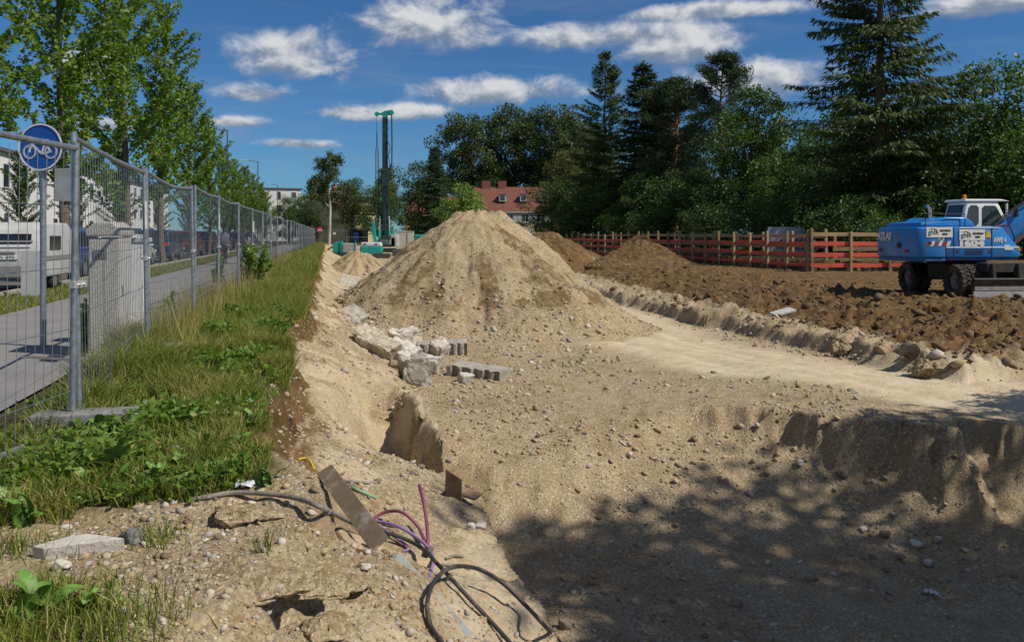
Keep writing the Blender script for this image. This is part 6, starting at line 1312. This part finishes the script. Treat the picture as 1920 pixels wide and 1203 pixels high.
house('ochre house with a red roof behind the container', -19.5, 152, 9, 9, 5.0, 8.4, R(-4), [(1.6, 2.6, 1.0, 1.4), (3.6, 2.6, 1.0, 1.4), (5.6, 2.6, 1.0, 1.4)], [], [], mat('render_ochre', (0.48, 0.32, 0.12), .9), False)
house('dark roofed house far behind the leafy tree above the excavator boom', 60, 100, 14, 9, 8.0, 13.5, R(-20), [(3, 5.5, 1.2, 1.4), (7, 5.5, 1.2, 1.4)], [], [4])
# ================================================================== foreground odds and ends
def on(px, py, up=0.0): p = hit(px, py); return p + Vector((0, 0, up))
def smooth_path(P, n=10):
    P = [Vector(p) for p in P]; out = []; Q = [P[0] * 2 - P[1]] + P + [P[-1] * 2 - P[-2]]
    for i in range(1, len(Q) - 2):
        for k in range(n):
            t = k / n; a, b, c, d = Q[i - 1], Q[i], Q[i + 1], Q[i + 2]
            out.append(.5 * ((2 * b) + (c - a) * t + (2 * a - 5 * b + 4 * c - d) * t * t + (3 * b - a - 3 * c + d) * t ** 3))
    out.append(P[-1]); return out
CAB = mat('cable_black', (0.028, 0.025, 0.024), 0.55, 0, .35, 10, dirt=(.16, .13, .09), dscale=6, damt=.5); CABG = mat('cable_dusty', (0.22, 0.19, 0.155), 0.85, 0, .3, 14, bump=.4, dirt=(.09, .075, .06), dscale=5)
PUR = mat('cable_purple', (0.20, 0.055, 0.10), 0.6, 0, .15, 8, dirt=(.25, .17, .13), dscale=8, damt=.4); LAV = mat('cable_lavender', (0.28, 0.18, 0.36), 0.55, 0, .15, 8, dirt=(.25, .2, .2), dscale=8, damt=.4)
def cable(label, pts, r, m, name='cable', taper=None):
    c = smooth_path([on(a, b, u) for a, b, u in pts]); o = MB().tube(c, r if taper is None else [r * (1 - taper * i / len(c)) for i in range(len(c))], 10).build(name, m, None, 0, 2, True); return tag(o, label, 'cable')
cable('thick dusty grey cable end bent up at the edge of the weeds', [(346, 922, .05), (349, 938, .012), (385, 937, .015), (440, 930, .02), (500, 936, .03), (560, 952, .05), (612, 975, .05), (655, 998, .07)], .0140, CABG)
cable('black cable running from the steel plank down the bank to the pit', [(655, 998, .07), (700, 1013, .07), (745, 1024, .07), (790, 1046, .07), (820, 1075, .06), (850, 1105, .05), (890, 1145, .04), (930, 1185, .03), (960, 1215, .02)], .0125, CAB)
cable('black cable lying in a wide loop at the lip of the pit', [(1075, 1235, .02), (1030, 1200, .06), (985, 1165, .10), (940, 1130, .13), (895, 1108, .14), (850, 1105, .13), (818, 1118, .10), (802, 1145, .06), (806, 1180, .03), (830, 1215, .02), (845, 1240, .0)], .0125, CAB)
cable('stiff purple cable standing upright out of the gravel', [(786, 1002, .36), (795, 1012, .26), (801, 1022, .13), (803, 1033, .0)], .0125, PUR)
cable('purple cable curving out from under the steel plank', [(700, 985, .05), (725, 985, .10), (755, 992, .12), (785, 1010, .08), (803, 1034, .0)], .0115, PUR)
cable('lavender cable joined under the black tape', [(702, 983, .02), (740, 1000, .06), (780, 1022, .06), (806, 1045, .05), (812, 1062, .04), (806, 1082, .0)], .0115, LAV)
cable('second lavender cable ending on the gravel', [(706, 986, .01), (735, 1010, .03), (765, 1032, .02), (755, 1034, .0)], .0105, LAV)
o = MB().tube([on(801, 1040, .02), on(808, 1052, .08)], .022, 10).build('tape_joint', CAB, None, 0, 2, True); tag(o, 'black tape joint holding the lavender cables', 'tape')
cable('grey ribbon of old hose curled on the bank behind the plank', [(640, 902, .01), (655, 907, .02), (685, 908, .015), (712, 905, .004)], .010, CABG)
cable('short green and grey strip lying below the hose ribbon', [(660, 915, .008), (672, 922, .012), (688, 929, .012), (705, 934, .004)], .012, mat('strip_green', (.20, .32, .18), .7))
cable('yellow ribbon at the top end of the steel plank', [(560, 862, .005), (572, 864, .02), (582, 870, .02), (590, 880, .0)], .008, mat('ribbon_yellow', (.55, .40, .02), .6))
for i, (a, b, c, d) in enumerate([((835, 1050), (868, 1045), .01, 'grey'), ((828, 1062), (880, 1068), .01, 'pale'), ((870, 880), (885, 870), .006, 'dark')]):
    cable('%s splinter of wood lying on the bank near the pit lip' % d, [(a[0], a[1], .008), ((a[0] + b[0]) / 2, (a[1] + b[1]) / 2 - 2, .014), (b[0], b[1], .004)], c, CABG, 'wood_splinter')
# steel plank and the thin sheet below it
def plank(name, label, a, b, w, th, m, cat, lift=(.06, .03), edge=None):
    A, B_ = on(*a) + Vector((0, 0, lift[0])), on(*b) + Vector((0, 0, lift[1])); u = (B_ - A).normalized(); vdir = Vector((0, -1, .55)).normalized(); s = u.cross(vdir).normalized(); n = s.cross(u); 
    if n.z < 0: n = -n
    mb = MB(); V = []
    for k in (0, 1):
        for P, ww in ((A, w), (B_, w)): V += [P - s * ww / 2 - n * th * k, P + s * ww / 2 - n * th * k]
    V[0] = V[0] + u * w * .3; V[4] = V[4] + u * w * .3
    if edge: V[2] = V[2] + u * edge; V[6] = V[6] + u * edge
    mb.add(V, [(0, 1, 3, 2), (6, 7, 5, 4), (0, 4, 5, 1), (2, 3, 7, 6), (0, 2, 6, 4), (1, 5, 7, 3)]); o = mb.build(name, m, None, .002); return tag(o, label, cat)
PLM = mat('plank_steel', (0.175, 0.135, 0.085), 0.75, 0.1, 0.2, 6, dirt=(.42, .40, .36), dscale=7, damt=.6, bump=.2)
plank('steel_plank', 'grey brown steel plank propped on the slope, speckled with white', (606, 900), (712, 1035), .125, .012, PLM, 'plank', (.09, .05))
plank('glass_strip', 'thin pale bluish sheet sticking out of the bank below the plank', (742, 1045), (880, 1195), .05, .010, mat('sheet_pale', (.38, .42, .40), .35, 0, .15, 6, dirt=(.36, .29, .2), dscale=8, damt=.7), 'sheet', (.02, .01))
p = on(850, 932); t = thing('steel_stub', 'rusty steel plate sticking up out of the pit lip', 'steel', p, R(-20)); RU = mat('rust_plate', (.20, .13, .075), .85, 0, .35, 9, bump=.3)
MB().prism([(-.075, -.05), (.075, -.05), (.08, .16), (-.07, .24)], -.008, .008).build('upright_plate', RU, t); MB().box((.07, .10, .02), (.26, .18, .015), roty(R(10))).box((-.06, .09, .03), (.02, .2, .12)).build('base_angle', RU, t)
# litter
for i, (px, py, w, c, lb) in enumerate([(458, 914, .10, (.62, .64, .66), 'crumpled white paper scrap at the edge of the weeds'), (65, 1103, .05, (.5, .48, .5), 'small torn white wrapper on the near gravel'), (1748, 1116, .16, (.6, .62, .64), 'white plastic scrap on the shaded pit floor'), (350, 716, .12, (.25, .36, .5), 'blue plastic strip lying in the grass'), (1500, 1055, .09, (.55, .55, .52), 'pale rag on the pit floor'), (197, 1040, .028, (.6, .42, .02), 'yellow flower head lying beside the concrete wedge')]):
    bm = bmesh.new(); bmesh.ops.create_grid(bm, x_segments=6, y_segments=4, size=.5); gg = random.Random(i + 2)
    for v in bm.verts: v.co.z = gg.uniform(0, .35); v.co.x += gg.uniform(-.1, .1); v.co.y *= .5
    me = bpy.data.meshes.new('litter'); bm.to_mesh(me); bm.free(); o = link('litter', me, mat('litter_%d' % i, c, .6)); o.scale = (w, w, w); o.location = on(px, py, .005); o.rotation_euler = (.2, .1, i); tag(o, lb, 'litter')
